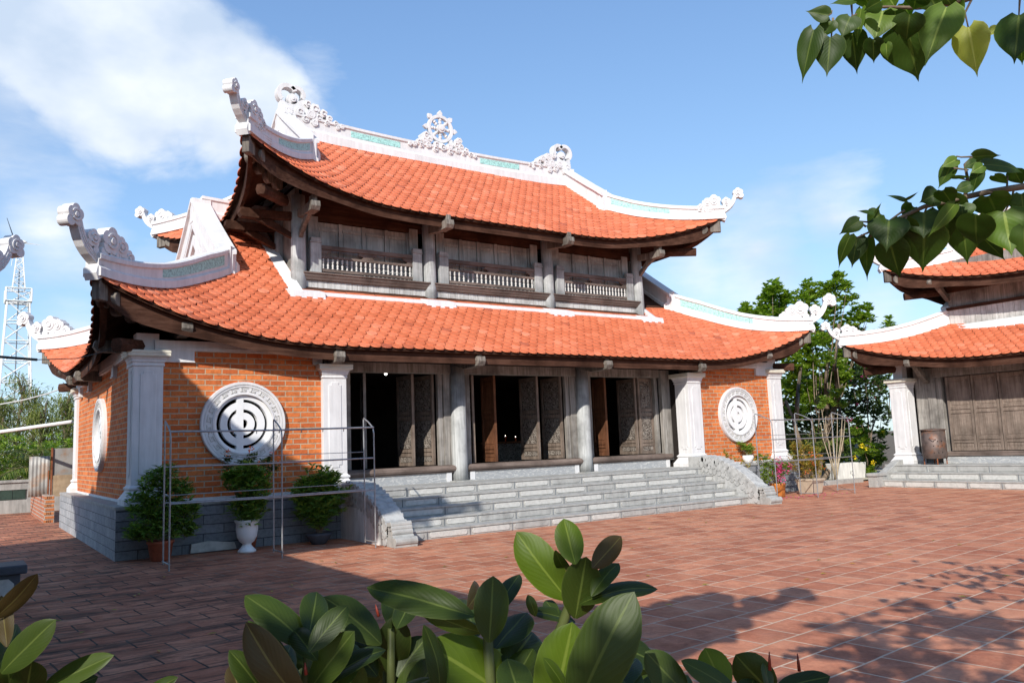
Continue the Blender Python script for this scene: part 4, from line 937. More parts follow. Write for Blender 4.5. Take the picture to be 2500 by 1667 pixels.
# right-hand planting bed
k = MB(); k.sweep([(18.7, .95, 0), (20.2, .82, 0), (21.4, .72, 0), (22.6, .62, 0)], Y_, [(-.08, -.02), (.08, -.02), (.08, .14), (-.08, .14)])
tag(k.build('planting_bed_kerb', 'granite', bevel=.01), 'low grey stone kerb edging the planting bed between the two halls', 'kerb')
k = MB(); k.add([(18.6, .9, .05), (30, .6, .05), (30, 9, .05), (18.6, 9, .05)], [(0, 1, 2, 3)]); tag(k.build('bed_gravel', 'gravel'), kind='structure')
k = MB(); k.prism([(-.62, 0), (.62, 0), (.72, .55), (-.72, .55)], (23.5, 1.75, .05), (.97, -.2, 0), Z_, (.2, .97, 0), .5); tag(k.build('planter', 'white_render_worn', bevel=.02), 'white concrete planter trough standing in the gravel bed', 'planter')
k = MB(); k.box(18.6, 7.6, 0, 34, 7.8, 1.5); k.box(18.6, 7.5, 1.5, 34, 7.9, 1.6); tag(k.build('garden_wall', 'concrete'), 'grey garden wall behind the trees between the halls', 'wall')
base = Pq(1050, 1500, 1.9); base[2] = 0
trs = []
for (a, b, c, d, e, f) in ((1040, 1500, 1065, 1330, 1095, 1040), (1065, 1500, 1130, 1400, 1185, 1310), (1185, 1310, 1195, 1180, 1170, 1010), (1010, 1485, 960, 1390, 930, 1290), (930, 1290, 885, 1120, 830, 985), (1095, 1040, 1085, 880, 1100, 700), (900, 1100, 905, 950, 930, 760), (1170, 1010, 1140, 800, 1170, 500)):
    trs.append(([Pq(a, b, 1.9), (Pq(a, b, 1.9)+Pq(e, f, 2.2))/2*.35+Pq(c, d, 2.05)*.65, Pq(c, d, 2.05), Pq(e, f, 2.2)], .085, .05))
B1 = [(1080, 950, 1.0), (980, 1000, .9), (1180, 880, .9), (890, 1080, .8), (1040, 620, 1), (1200, 820, .8), (1000, 530, .7), (1170, 205, .55), (1145, 260, .8), (1080, 290, .9), (980, 262, .7), (935, 345, .9), (1010, 340, .9), (1215, 265, .6), (1235, 350, .7), (1310, 420, .7), (1355, 400, .45), (1345, 470, .6), (1260, 480, .9), (1150, 360, .9), (1180, 540, .9),
      (1100, 600, 1.0), (1000, 620, .9), (930, 680, .9), (1050, 720, 1.1), (1150, 700, 1.0), (960, 800, 1.1), (890, 820, .9), (860, 900, .9), (1080, 830, 1.0), (900, 960, .8), (1220, 640, .9), (1290, 560, .8), (1000, 900, .9), (1240, 570, .8), (940, 760, 1), (1120, 450, .9), (1040, 430, .8), (1130, 770, 1.0), (1210, 720, .9), (880, 740, .8)]
tree('broadleaf_tree', 'tall bright green broadleaf tree rising behind the white roof horns between the halls', tuple(base), B1, 2.6, 'leaf_tree', .46, 46, 9, .21, .10, None, trs)
b2 = Pq(760, 1300, 5.5); b2[2] = 0
tree('broadleaf_tree', 'green tree showing above the white hip ridge, left of the tallest tree', tuple(b2), [(745, 270, .7), (720, 320, .6), (790, 310, .6), (830, 350, .5), (700, 380, .8), (770, 390, .9), (800, 440, .9), (720, 450, .9), (575, 400, .45), (560, 430, .4), (600, 430, .4), (680, 460, .6), (850, 470, .8), (890, 520, .8)], 5.5, 'leaf_tree', .58, 46, 9, .25, .12)
b3 = Pq(1490, 1200, 4.5); b3[2] = 0
tree('sapling', 'slender sapling tip showing above the right hall roof ridge', tuple(b3), [(1493, 465, .3), (1480, 500, .4), (1505, 530, .5), (1450, 545, .45), (1535, 535, .4), (1490, 570, .6)], 4.5, 'leaf_tree', .45, 26, 8, .26, .11)
b4 = Pq(1370, 1330, 3.2); b4[2] = 0
tree('bougainvillea_tree', 'dark bougainvillea with deep magenta bracts beside the right hall pillar', tuple(b4), [(1340, 830, .8), (1390, 880, .9), (1300, 900, .9), (1430, 960, .9), (1300, 990, 1), (1370, 1040, 1), (1440, 1060, .8), (1330, 760, .7), (1260, 850, .8), (1250, 780, .7), (1400, 800, .7), (1450, 880, .7)], 3.6, 'leaf_dark', .55, 70, 8, .14, .08, None,
     [([Pq(1360, 1330, 3.2), Pq(1380, 1180, 3.3), Pq(1410, 1090, 3.4)], .05, .02)], 'bark', [('petal_magenta', [(1330+RND.uniform(-110, 120), 870+RND.uniform(-130, 150)) for _ in range(26)], 5, .09), ('petal_pink', [(1225, 1112), (1245, 1108), (1275, 1155), (1285, 1170)], 9, .09)])
b5 = Pq(1150, 1500, 1.3); b5[2] = 0
tree('frangipani_shrub', 'pale bare-stemmed shrub with yellow-green leaf tips behind the right rack', tuple(b5), [(1150, 950, .7), (1085, 990, .6), (1195, 1020, .6), (1120, 1010, .5), (1060, 1030, .4), (1180, 930, .4)], 1.3, 'leaf_fresh', .28, 22, 7, .22, .07, None,
     [([Pq(1155, 1505, 1.2), Pq(1150+dx*.4, 1380, 1.2), Pq(1150+dx, 1230, 1.25), Pq(1150+dx*1.2, top, 1.3)], .022, .008) for dx, top in ((-55, 1090), (-20, 1070), (10, 1060), (35, 1090), (-80, 1130), (50, 1110))], 'bark_pale')
b6 = Pq(1370, 1470, 1.5); b6[2] = 0
tree('allamanda_shrub', 'bushy green shrub with yellow trumpet flowers beside the right hall steps', tuple(b6), [(1280, 1190, .6), (1300, 1120, .6), (1250, 1250, .5), (1340, 1190, .6), (1330, 1250, .8), (1390, 1300, 1), (1430, 1290, .7), (1310, 1310, .7), (1400, 1370, .9), (1350, 1390, .9), (1370, 1440, .7), (1440, 1350, .7), (1360, 1330, .9), (1440, 1200, .5)], 1.5, 'leaf_tree', .32, 50, 8, .15, .055, None, None, 'bark',
     [('petal_yellow', [(1318, 1272), (1312, 1278), (1345, 1290), (1270, 1347), (1392, 1380), (1386, 1384), (1450, 1190)], 16, .075)])
h = MB()
for _ in range(520):
    c = (RND.uniform(18.9, 31), RND.uniform(4.0, 7.2), RND.uniform(.1, 4.2)); rosettes(h, c, (.5, .4, .45), 7, 8, .24, .11)
tag(h.build('hedge', 'leaf_dark'), 'mass of dark green undergrowth behind the trees', 'hedge', kind='stuff')
# palms
def palm(label, base, hgt, nf, Lf, mat, group=None, droop=.55, seed=1, spread=(0, 2*math.pi), el=(.2, 1.2)):
    rd_ = random.Random(seed); t = tag(empty('palm_tree', base), label, 'palm', group); fr = MB(); tr = MB()
    limb(tr, [(0, 0, 0), (.03, 0, hgt*.5), (0, .03, hgt)], .13, .09, 10)
    for i in range(nf):
        az = spread[0]+(spread[1]-spread[0])*(i+rd_.random()*.7)/nf; e = rd_.uniform(*el); L = Lf*rd_.uniform(.75, 1.1)
        d = np.array((math.cos(az)*math.cos(e), math.sin(az)*math.cos(e), math.sin(e))); P = []
        for q in range(13): s_ = q/12; P.append(np.array((0, 0, hgt))+d*L*s_+np.array((0, 0, -droop*L*s_**2.2)))
        limb(tr, P, .022, .004, 4)
        side = unit(np.cross(d, (0, 0, 1)))
        for q in range(1, 12):
            for f in (0, .33, .66):
                p = P[q]+(P[min(q+1, 12)]-P[q])*f; lw = Lf*.26*math.sin(math.pi*(q+f)/12.6)**.6*rd_.uniform(.85, 1.1)
                for sg in (-1, 1): rleaf(fr, p, side*sg+unit(d)*.55+np.array((0, 0, -.35-rd_.random()*.3)), lw, .035, .3)
    fr.build('fronds', mat, t); tr.build('trunk', 'bark', t, smooth=True); return t
p0 = Pq(950, 1430, 2.8); palm('green palm in front of the dark undergrowth behind the right rack', (p0[0], p0[1], 0), .5, 14, 2.4, 'leaf_palm', 'palms', .35, 3, el=(.6, 1.35))
# background left
def casuarina(base, hgt, rad, seed, label):
    rd_ = random.Random(seed); t = tag(empty('casuarina_tree', base), label, 'tree', 'feathery trees beyond the boundary wall'); cr = MB(); wd = MB()
    limb(wd, [(0, 0, 0), (rd_.uniform(-.2, .2), 0, hgt*.5), (rd_.uniform(-.3, .3), 0, hgt*.97)], .16, .02, 7)
    for i in range(58):
        f = .12+.88*(i/57); z = hgt*f; r = rad*(1.15-f)**.7*rd_.uniform(.5, 1.1); a = rd_.random()*6.28
        tip = np.array((math.cos(a)*r, math.sin(a)*r, z+rd_.uniform(0, .5))); limb(wd, [np.array((0, 0, z*.93)), tip*np.array((.5, .5, 1)), tip], .03, .006, 4)
        for k_ in range(34):
            s_ = rd_.random()**.7; p = np.array((0, 0, z*.93))*(1-s_)+tip*s_+np.array([rd_.gauss(0, .20) for _ in range(3)])
            v = np.array((rd_.gauss(0, .6)+math.cos(a)*.4, rd_.gauss(0, .6)+math.sin(a)*.4, rd_.gauss(.15, .6)))
            rleaf(cr, p, v, rd_.uniform(.25, .55), .045, .25)
    cr.build('crown', 'leaf_casuarina', t); wd.build('trunk', 'bark', t)
for i, (x, y, hg, rd0) in enumerate(((-.9, 27, 4.6, 1.5), (.7, 25, 4.0, 1.4), (1.9, 29, 4.7, 1.6), (.2, 33, 6.0, 1.8), (2.6, 35, 5.2, 1.8), (-2.3, 30, 5.6, 1.8), (3.4, 27, 3.9, 1.5), (1.2, 39, 5.8, 2.0), (-.8, 40, 5.4, 2.0), (4.6, 33, 5.0, 1.9))):
    casuarina((x, y, 0), hg, rd0, 40+i, ('olive green feathery tree beyond the boundary wall', 'olive green feathery tree beyond the boundary wall')[i % 2])
u = MB()
for _ in range(330):
    rosettes(u, (RND.uniform(-5, 6), RND.uniform(20, 23.5), RND.uniform(.3, 2.7)), (.5, .4, .4), 4, 7, .26, .09)
tag(u.build('undergrowth', 'leaf_fresh'), 'yellow-green undergrowth beyond the boundary wall', 'undergrowth', kind='stuff')
palm('palm with arching yellow-green fronds above the rusty sheets', (.35, 19.6, 0), 1.5, 15, 2.0, 'leaf_palm', 'palms', .45, 8, el=(.1, 1.2))
palm('palm at the left edge whose drooping fronds hang under the white cable', (-2.2, 19.3, 0), 3.4, 14, 2.2, 'leaf_palm', 'palms', .5, 12, el=(.0, 1.1))
bt = tag(empty('banana_plant', (-1.2, 19.2, 0)), 'banana plant with broad dark leaves just behind the boundary wall', 'plant'); bm = MB()
for i in range(9):
    az = i*.75; L = RND.uniform(.9, 1.4); d = np.array((math.cos(az)*.7, math.sin(az)*.7, .75)); s = unit(np.cross(d, (0, 0, 1))); P = []
    for q in range(8):
        t = q/7; c = np.array((0, 0, .5))+d*L*t+np.array((0, 0, -1.0*L*t*t)); w = .24*math.sin(math.pi*min(1, t*.9+.07))**.6
        P += [c-s*w+np.array((0, 0, .06)), c, c+s*w+np.array((0, 0, .06))]
    bm.add(P, [(3*q, 3*q+1, 3*q+4, 3*q+3) for q in range(7)]+[(3*q+1, 3*q+2, 3*q+5, 3*q+4) for q in range(7)])
bm.build('leaves', 'banana_leaf', bt); q = MB(); q.tube([(0, 0, 0), (0, 0, .7)], [.1, .06], 8); q.build('stem', 'petiole', bt)
bw = tag(empty('boundary_wall', (0, 18.1, 0)), 'low grey boundary wall with a dark lattice band beyond the left passage', 'wall')
q = MB(); q.box(-9, 0, 0, -.25, .18, .46); q.box(-9, .06, .46, -.25, .12, .81); q.box(-9, 0, .81, -.25, .18, 1.06); q.box(-9, -.05, 1.06, -.20, .24, 1.15)
q.build('wall', 'concrete', bw)
q = MB()
for i in range(22): x = -.30-i*.4; q.box(x-.385, .02, .475, x, .055, .80)
o = q.build('lattice_panel', 'dark_lattice', bw)
q = MB(); q.box(-.25, 18.1, 0, 9, 18.3, 1.1); tag(q.build('boundary_wall', 'concrete'), 'grey boundary wall continuing behind the temple hall', 'wall')
pn = tag(empty('brick_pen', (-.2, 11.4, 0)), 'knee-high pen of hollow red bricks beside the plinth', 'brick wall'); q = MB(); q.box(0, .12, 0, .13, 5.7, .78); q.build('side_wall', 'brick_pen_side', pn)
q = MB(); hb = MB()
for i in range(7):
    z = i*.112; q.box(-.012+.01*(i % 2), 0, z, .24, .118, z+.102)
    if i % 2 == 0:
        for a in range(3):
            for c in range(2): hb.box(.045+a*.045, -.004, z+.022+c*.034, .07+a*.045, .004, z+.042+c*.034)
q.box(0, .01, 0, .23, .115, .78, 0); e = q.build('hollow_bricks', 'brick_pen_front', pn); hb.build('brick_holes', 'dark_interior', e)
def corr(name, label, O, U, w_, h_, mat, cat):
    q = MB(); O = np.array(O, float); U = unit(U); Nn = np.array((-U[1], U[0], 0)); n = int(w_/.02); P = []
    for j in range(5):
        for i in range(n+1): P.append(O+U*w_*i/n+np.array((0, 0, h_*j/4))+Nn*(.010*math.sin(i*1.3)+.015*math.sin(j*2+i*.08)))
    q.add(P, [(j*(n+1)+i, j*(n+1)+i+1, (j+1)*(n+1)+i+1, (j+1)*(n+1)+i) for j in range(4) for i in range(n)])
    o = q.build(name, mat, smooth=True); md = o.modifiers.new('solid', 'SOLIDIFY'); md.thickness = .004; return tag(o, label, cat)
corr('corrugated_sheet', 'upright corrugated iron sheet, grey above and rusty below, left of the board', (-.55, 12.55, .72), (1, -.12, 0), .53, 1.18, 'corrugated_iron', 'metal sheet')
bp = tag(empty('board_screen', (0, 12.5, .7)), 'screen of weathered boards under a grey sheet beside the back pillar', 'board')
q = MB(); q.box(.06, 0, 0, .62, .03, .62); q.build('lower_board', 'old_board', bp); q = MB(); q.box(.05, .03, .60, .62, .05, 1.42); q.build('upper_sheet', 'corrugated_iron', bp); q = MB(); q.box(.0, -.02, -.1, .05, .05, 1.44); q.box(-.07, -.03, -.1, -.035, .0, .78); q.build('post', 'rust_iron', bp)
q = MB(); q.tube([(.27, 9.95, 2.80), (-1.33, 12.0, 2.63), (-4.2, 15.6, 2.3)], .05, 12); q.tube([(.02, 10.26, 2.775), (-.01, 10.31, 2.77)], .053, 12); tag(q.build('drain_pipe', 'white_pipe', smooth=True), 'white plastic pipe running from the back pillar to the left', 'pipe')
def cable(label, pts, r, mat):
    q = MB(); q.tube(pts, r, 6); return tag(q.build('overhead_cable', mat), label, 'cable')
cA = [atY(a, b, y) for a, b, y in ((166, 942, 9.6), (140, 952, 10.5), (115, 961, 11.5), (58, 976, 13), (0, 987, 14.5), (-80, 995, 16.5))]
cable('sagging white cable running left from the back corner of the eaves', cA, .018, 'cable_white')
cB = [atY(a, b, y) for a, b, y in ((300, 838, .3), (240, 862, .1), (185, 875, 0), (90, 878, -.3), (0, 871, -.6), (-120, 855, -1))]
cable('thin dark cable from the front corner bracket to the left hall', cB, .008, 'cable_black')
q = MB(); q.tube(cB[3:], .022, 8); tag(q.build('cable_sleeve', 'cable_black'), 'thick black sleeve on the dark cable at the left edge', 'cable')
# lattice tower with a small wind turbine
TW = at(28, 1150, 72.0); TW[2] = 0; tw = tag(empty('lattice_tower', tuple(TW)), 'tall pale lattice mast with a square platform at the far left', 'tower'); q = MB()
def lattice(mb, z0, z1, w0, w1, n, r):
    P = lambda f, i: np.array((((-1, -1), (1, -1), (1, 1), (-1, 1))[i][0]*(w0+(w1-w0)*f)/2, ((-1, -1), (1, -1), (1, 1), (-1, 1))[i][1]*(w0+(w1-w0)*f)/2, z0+(z1-z0)*f))
    for i in range(4): mb.tube([P(0, i), P(1, i)], r*1.5, 5)
    for k_ in range(n+1):
        for i in range(4):
            j = (i+1) % 4; mb.tube([P(k_/n, i), P(k_/n, j)], r, 4)
            if k_ < n: mb.tube([P(k_/n, i if k_ % 2 else j), P((k_+1)/n, j if k_ % 2 else i)], r, 4)
lattice(q, 0, 16.4, 3.1, 1.75, 9, .055); lattice(q, 17.6, 21.6, 1.0, .35, 6, .035)
q.build('mast', 'tower_paint', tw)
q = MB(); lattice(q, 16.4, 17.6, 2.0, 2.0, 1, .06)
for i in range(7): q.box(-1, -1+i*.3, 16.42, 1, -.92+i*.3, 16.46)
q.build('platform', 'tower_paint', tw); q = MB(); q.box(-.05, -.05, 0, .05, .05, 19.5); q.build('ladder', 'galvanised_pipe', tw); 
tb = tag(empty('wind_turbine', (TW[0], TW[1], 21.5)), 'small white wind turbine at the top of the lattice mast', 'wind turbine')
q = MB(); rt = RT[:2]/np.linalg.norm(RT[:2]); Rr = np.array((rt[0], rt[1], 0))
q.tube([-Rr*.55+np.array((0, 0, .62)), -Rr*.45+np.array((0, 0, .62)), np.array((0, 0, .62)), Rr*.35+np.array((0, 0, .60)), Rr*.62+np.array((0, 0, .58))], [.05, .17, .19, .15, .04], 12); q.build('nacelle', 'white_pipe', tb, smooth=True)
q = MB(); q.tube([(0, 0, -.1), (0, 0, .5)], .05, 8); q.build('mast_pole', 'tower_paint', tb)
fw2 = np.array((-rt[1], rt[0], 0))
for i, (a, L) in enumerate(((2.05, 2.3), (4.55, 2.3), (6.3, 2.3))):
    q = MB(); d = np.array((0, 0, 1))*math.sin(a)+fw2*math.cos(a)*.5+Rr*math.cos(a)*.45; s = unit(np.cross(d, Rr)); c = -Rr*.48+np.array((0, 0, .62))
    q.prism([(0, -.04), (L*.25, -.09), (L, -.02), (L, .01), (L*.2, .06), (0, .04)], c, unit(d), s, Rr, .03); q.build('blade', 'cable_black' if i == 0 else 'tower_paint', tb)
# stone bench end
bn = tag(empty('stone_bench', (-2.1, -3.25, 0)), 'dark polished stone bench end at the lower left edge', 'bench'); q = MB(); q.box(-.65, -.3, .36, .62, .3, .47); q.build('seat', 'bench_stone', bn, bevel=.02)
q = MB(); q.box(.1, -.24, 0, .55, .24, .36); q.build('leg', 'bench_stone', bn, bevel=.01); q = MB(); q.box(-.6, -.24, 0, -.3, .24, .36); q.build('leg', 'bench_stone', bn, bevel=.01)
q = MB(); q.prism([(-.16, .06), (.16, .06), (.16, .25), (.10, .31), (-.10, .31), (-.16, .25)], (.325, -.243, 0), X_, Z_, (0, -1, 0), .01); q.build('inset_panel', 'granite_light', bn)
q = MB(); q.prism([(1.20, .02), (2.0, .02), (1.96, .14), (1.5, .20), (1.22, .17)], (0, -.06, 0), X_, Z_, Y_, .05); tag(q.build('marble_slab', 'marble_slab'), 'pale marble offcut leaning on the plinth beside the white urn', 'stone slab')
# tubular racks
def rack(label, xs, yf, yb, hsc=1.0):
    t = tag(empty('metal_rack', (xs[0], yf, 0)), label, 'rack', 'tubular metal racks in front of the hall'); dy = yb-yf
    for i, x in enumerate(xs):
        u = x-xs[0]; q = MB(); H = 2.10*hsc
        q.tube([(u, 0, 0), (u, 0, H-.1), (u, .04, H), (u, dy*.5, H+.10), (u, dy-.02, H+.18), (u, dy, H+.16), (u, dy, .06)], .013, 8); q.build('upright', 'galvanised_pipe', t)
        q = MB(); q.tube([(u, -.04, .10), (u, dy+.04, .10)], .013, 6); q.build('foot_bar', 'galvanised_pipe', t)
    L = xs[-1]-xs[0]
    for z, r in ((1.0, .012), (1.56, .013), (2.10*hsc, .015)):
        for y in (0, dy):
            q = MB(); q.tube([(0, y, z), (L*.5, y, z-.012), (L, y, z)], r if y == 0 else .009, 8)
            if y: q.tube([(0, y, z+.11), (L, y, z+.11)], .006, 5)
            q.build('rail', 'galvanised_pipe', t)
            if z > 2: break
    for i in range(9): q = MB(); q.tube([(L*(i+.5)/9, 0, z-.02), (L*(i+.5)/9, .01, z-.06)], .008, 5); q.build('hook', 'galvanised_pipe', t)
rack('tall grey tubular rack standing before the left brick bay', (.46, 2.2, 3.86), -2.02, -1.58); rack('tall grey tubular rack at the right end of the steps', (14.85, 16.5, 18.15), -2.02, -1.50, .98)
# potted plants
def pot(name, label, base, prof, mat, fol, L, w, fmat='leaf_pot', stem=True, n=9, square=0, flowers=None, group='potted plants along the plinth'):
    t = tag(empty(name, base), label, 'potted plant', group); q = MB()
    if square: q.sq([(a, z) for a, z in prof], (0, 0))
    else: q.lathe(prof, (0, 0, 0), 26)
    q.build('pot', mat, t, smooth=not square, bevel=.008 if square else 0)
    f = MB(); s = MB()
    for (x, y, z, r, k_) in fol:
        rosettes(f, (x, y, z), (r*1.12, r*.9, r*.95), int(k_*2.6), n, L, w, .1); limb(s, bez((RND.uniform(-.03, .03), 0, prof[-1][1]-.1), (x, y, z), (0, 0, .02), 4), .014, .006, 5)
    f.build('foliage', fmat, t); s.build('stems', 'bark', t)
    for (fm, pts, fn, fr) in (flowers or []):
        for p in pts: g_ = MB(); tuft(g_, p, fr*1.15, fn, .055, .05, .2); g_.build('flower_cluster', fm, t)
    return t
pot('potted_shrub', 'leafy green shrub in a terracotta pot at the front corner of the plinth', (.62, -.52, 0), [(.14, 0), (.16, .02), (.20, .28), (.22, .29), (.22, .33), (.19, .33)], 'terracotta_pot',
    [(-.05, 0, 1.25, .26, 20), (-.30, 0, .95, .22, 14), (.25, 0, 1.15, .22, 14), (-.25, -.05, .62, .24, 16), (.12, 0, .85, .30, 24), (.42, .05, .75, .20, 13), (.40, 0, .5, .18, 10), (-.38, 0, .45, .16, 9), (0, -.1, .5, .24, 14), (.1, 0, 1.45, .14, 7)], .17, .05)
pot('urn_plant', 'green shrub in a white footed urn before the round window', (2.03, -.62, 0), [(.155, 0), (.16, .03), (.10, .09), (.075, .13), (.08, .15), (.13, .19), (.17, .27), (.19, .40), (.185, .50), (.215, .54), (.215, .56), (.18, .56)], 'white_glaze',
    [(0, 0, 1.38, .22, 20), (-.22, 0, 1.22, .18, 14), (.22, 0, 1.2, .2, 16), (-.28, 0, 1.32, .12, 8), (.05, -.05, 1.0, .26, 24), (-.08, -.05, .78, .2, 18), (.12, -.05, .72, .18, 14), (-.02, -.12, .58, .14, 9)], .17, .045)
pot('potted_shrub', 'round dense shrub in a low dark bowl beside the step kerb', (3.38, -.55, 0), [(.12, 0), (.14, .02), (.24, .16), (.25, .20), (.21, .20)], 'bench_stone',
    [(0, 0, 1.12, .32, 30), (-.26, 0, .92, .26, 22), (.28, 0, .95, .26, 22), (0, -.08, .80, .34, 30), (.22, 0, .66, .24, 18), (-.22, 0, .62, .22, 16), (0, -.1, .45, .2, 14), (.30, 0, 1.2, .12, 7)], .19, .05)
pot('trumpet_shrub', 'orange-flowered shrub standing behind the white urn', (2.18, -.24, 0), [(.10, 0), (.14, .22), (.15, .24), (.12, .24)], 'terracotta_pot',
    [(-.05, 0, 1.50, .16, 22), (.25, 0, 1.46, .16, 20), (-.35, 0, 1.42, .14, 18), (.48, 0, 1.42, .10, 9), (.05, 0, 1.66, .08, 7), (-.40, 0, 1.62, .07, 6), (.38, 0, 1.62, .06, 5), (0, 0, 1.3, .2, 20)], .075, .035, 'leaf_dark', n=7,
    flowers=[('petal_orange', [(.0, -.08, 1.80), (.12, -.15, 1.52), (.08, -.15, 1.48), (-.32, -.15, 1.42), (-.42, -.15, 1.40), (-.40, -.05, 1.74), (.42, -.08, 1.72), (.52, -.1, 1.60), (-.22, -.15, 1.45)], 9, .045)])
pot('bougainvillea_pot', 'pink bougainvillea in a glazed brown pot beside the right step kerb', (16.2, -1.0, 0), [(.15, 0), (.17, .03), (.20, .30), (.215, .32), (.215, .37), (.18, .37)], 'brown_glaze',
    [(-.35, 0, .72, .24, 22), (0, 0, .80, .26, 24), (-.3, .1, .98, .22, 16), (.3, 0, .78, .22, 18), (-.55, 0, .5, .18, 10), (-.6, .1, 1.05, .14, 8), (-.1, -.1, .55, .2, 14)], .075, .045, 'leaf_tree', n=7,
    flowers=[('petal_pink', [(RND.uniform(-.5, .4), -.22, RND.uniform(.45, 1.0)) for _ in range(9)]+[(-.15+RND.gauss(0, .10), -.25, .72+RND.gauss(0, .09)) for _ in range(16)]+[(.28, -.2, .85), (.34, -.2, .8)], 8, .05)])
pot('autumn_shrub', 'sprawling shrub of yellow and orange leaves in a square beige pot', (17.55, -1.05, 0), [(.20, 0), (.215, .03), (.27, .36), (.29, .365), (.29, .42), (.25, .42)], 'beige_pot',
    [(-.1, 0, .95, .30, 26), (-.5, 0, 1.05, .26, 20), (.25, 0, .9, .28, 22), (-.3, 0, .7, .26, 20), (.1, 0, .65, .28, 20), (-.6, 0, 1.35, .16, 9), (-.2, 0, 1.3, .2, 12), (.3, 0, 1.2, .16, 9), (.5, 0, .7, .18, 10), (-.75, 0, .8, .2, 12)], .075, .035, 'leaf_autumn', n=7, square=1,
    flowers=[('petal_orange', [(RND.uniform(-.6, .4), -.25, RND.uniform(.6, 1.2)) for _ in range(12)], 5, .05)])
pot('bonsai_pot', 'small bonsai in a round white bowl on the plinth ledge', (16.42, .12, ZF), [(.07, 0), (.12, .03), (.155, .12), (.16, .19), (.145, .22), (.13, .22)], 'white_glaze',
    [(.02, 0, .38, .14, 16), (.16, 0, .40, .13, 14), (-.18, 0, .48, .10, 9), (-.34, 0, .56, .07, 5), (-.08, 0, .46, .10, 8)], .07, .035, 'leaf_fresh', n=7)
v = tag(empty('trailing_vine', (15.3, -.25, .95)), 'yellowish trailing sprigs poking over the right step kerb', 'plant'); f = MB(); s = MB()
for (x, y, z) in ((-.25, .0, .30), (-.1, 0, .18), (.05, 0, .10), (.2, 0, .05), (.42, 0, .0), (.6, -.05, -.1), (-.2, 0, .24)): rosettes(f, (x, y, z), (.09, .05, .06), 5, 7, .07, .035); limb(s, bez((.3, .05, -.5), (x, y, z), (0, 0, .1), 4), .008, .004, 4)
f.build('foliage', 'leaf_autumn', v); s.build('stems', 'bark', v)
# incinerator drum
ic = tag(empty('incinerator_drum', (21.72, -2.42, .62)), 'dark steel burner drum on legs beside the right hall pillar', 'drum'); q = MB(); q.lathe([(.31, .17), (.33, .18), (.335, .5), (.33, 1.0)], (0, 0, 0), 30); q.build('drum', 'rusty_steel', ic, smooth=True)
q = MB(); q.lathe([(.36, 1.0), (.36, 1.03), (.2, 1.05), (.03, 1.06)], (0, 0, 0), 30); q.build('lid', 'rusty_steel', ic)
for a in (.6, 2.2, 3.8, 5.4): q = MB(); q.tube([(.30*math.cos(a), .30*math.sin(a), 0), (.30*math.cos(a), .30*math.sin(a), .22)], .018, 6); q.build('leg', 'rust_iron', ic)
q = MB(); 
for zz_ in (.35, .55, .68):
    for a in (3.6, 3.95, 4.3): q.tube([(.325*math.cos(a), .325*math.sin(a), zz_), (.345*math.cos(a), .345*math.sin(a), zz_)], .014, 8)
q.build('air_holes', 'dark_interior', ic); q = MB(); q.tube([(-.33, -.08, .78), (-.39, -.09, .80), (-.39, -.2, .74), (-.28, -.22, .74)], .010, 6); q.build('handle', 'rust_iron', ic)
# ------------------------------------------------------------------ large-leaved foreground plants
RUB = [(0, .10), (.08, .42), (.2, .74), (.35, .93), (.5, 1.0), (.65, .98), (.78, .84), (.88, .60), (.94, .36), (.975, .13), (1, .0)]
BOD = [(0, .30), (.035, .70), (.12, .93), (.24, 1.0), (.38, .92), (.55, .70), (.7, .42), (.8, .20), (.87, .08), (1, .0)]
def prof_at(tb_, t):
    for (a, b), (c, d) in zip(tb_, tb_[1:]):
        if t <= c: return b+(d-b)*(t-a)/(c-a+1e-9)
    return 0
def bigleaf(mb, base, tip, width, roll, fold=.22, arch=.10, tb_=RUB, wave=.0, lobes=0):
    base, tip = np.array(base), np.array(tip); a = tip-base; L = np.linalg.norm(a); ax = a/L
    view = unit(CAMP-(base+tip)/2); n0 = unit(view-ax*(view@ax)); s0 = np.cross(ax, n0)
    n = n0*math.cos(roll)+s0*math.sin(roll); s = np.cross(ax, n)
    nt_, nu = 18, 8; V = []; ph = RND.random()*6
    if mb.uv is None: mb.uv = []
    for i in range(nt_+1):
        t = i/nt_; w = prof_at(tb_, t)*width/2
        c = base+a*t+n*arch*L*4*t*(1-t)
        for j in range(nu+1):
            u = (j/nu)*2-1; lob = -ax*lobes*L*(abs(u)**1.6)*max(0, 1-t*6)
            V.append(c+s*u*w*math.cos(fold*abs(u))+n*(fold*abs(u)*w*.9-.25*w*u*u)+n*wave*w*math.sin(t*9+ph+u*2)+lob); mb.uv.append((u*.5+.5, t))
    mb.add(V, [(i*(nu+1)+j, i*(nu+1)+j+1, (i+1)*(nu+1)+j+1, (i+1)*(nu+1)+j) for i in range(nt_) for j in range(nu)])
def crop(ox, oy, k): return lambda x, y: (ox+x/k, oy+y/k)
C5, C6, C7, CB = crop(500, 1230, 2.045), crop(1500, 1150, 2.352), crop(0, 1230, 3.588), crop(1900, 0, 2.24)
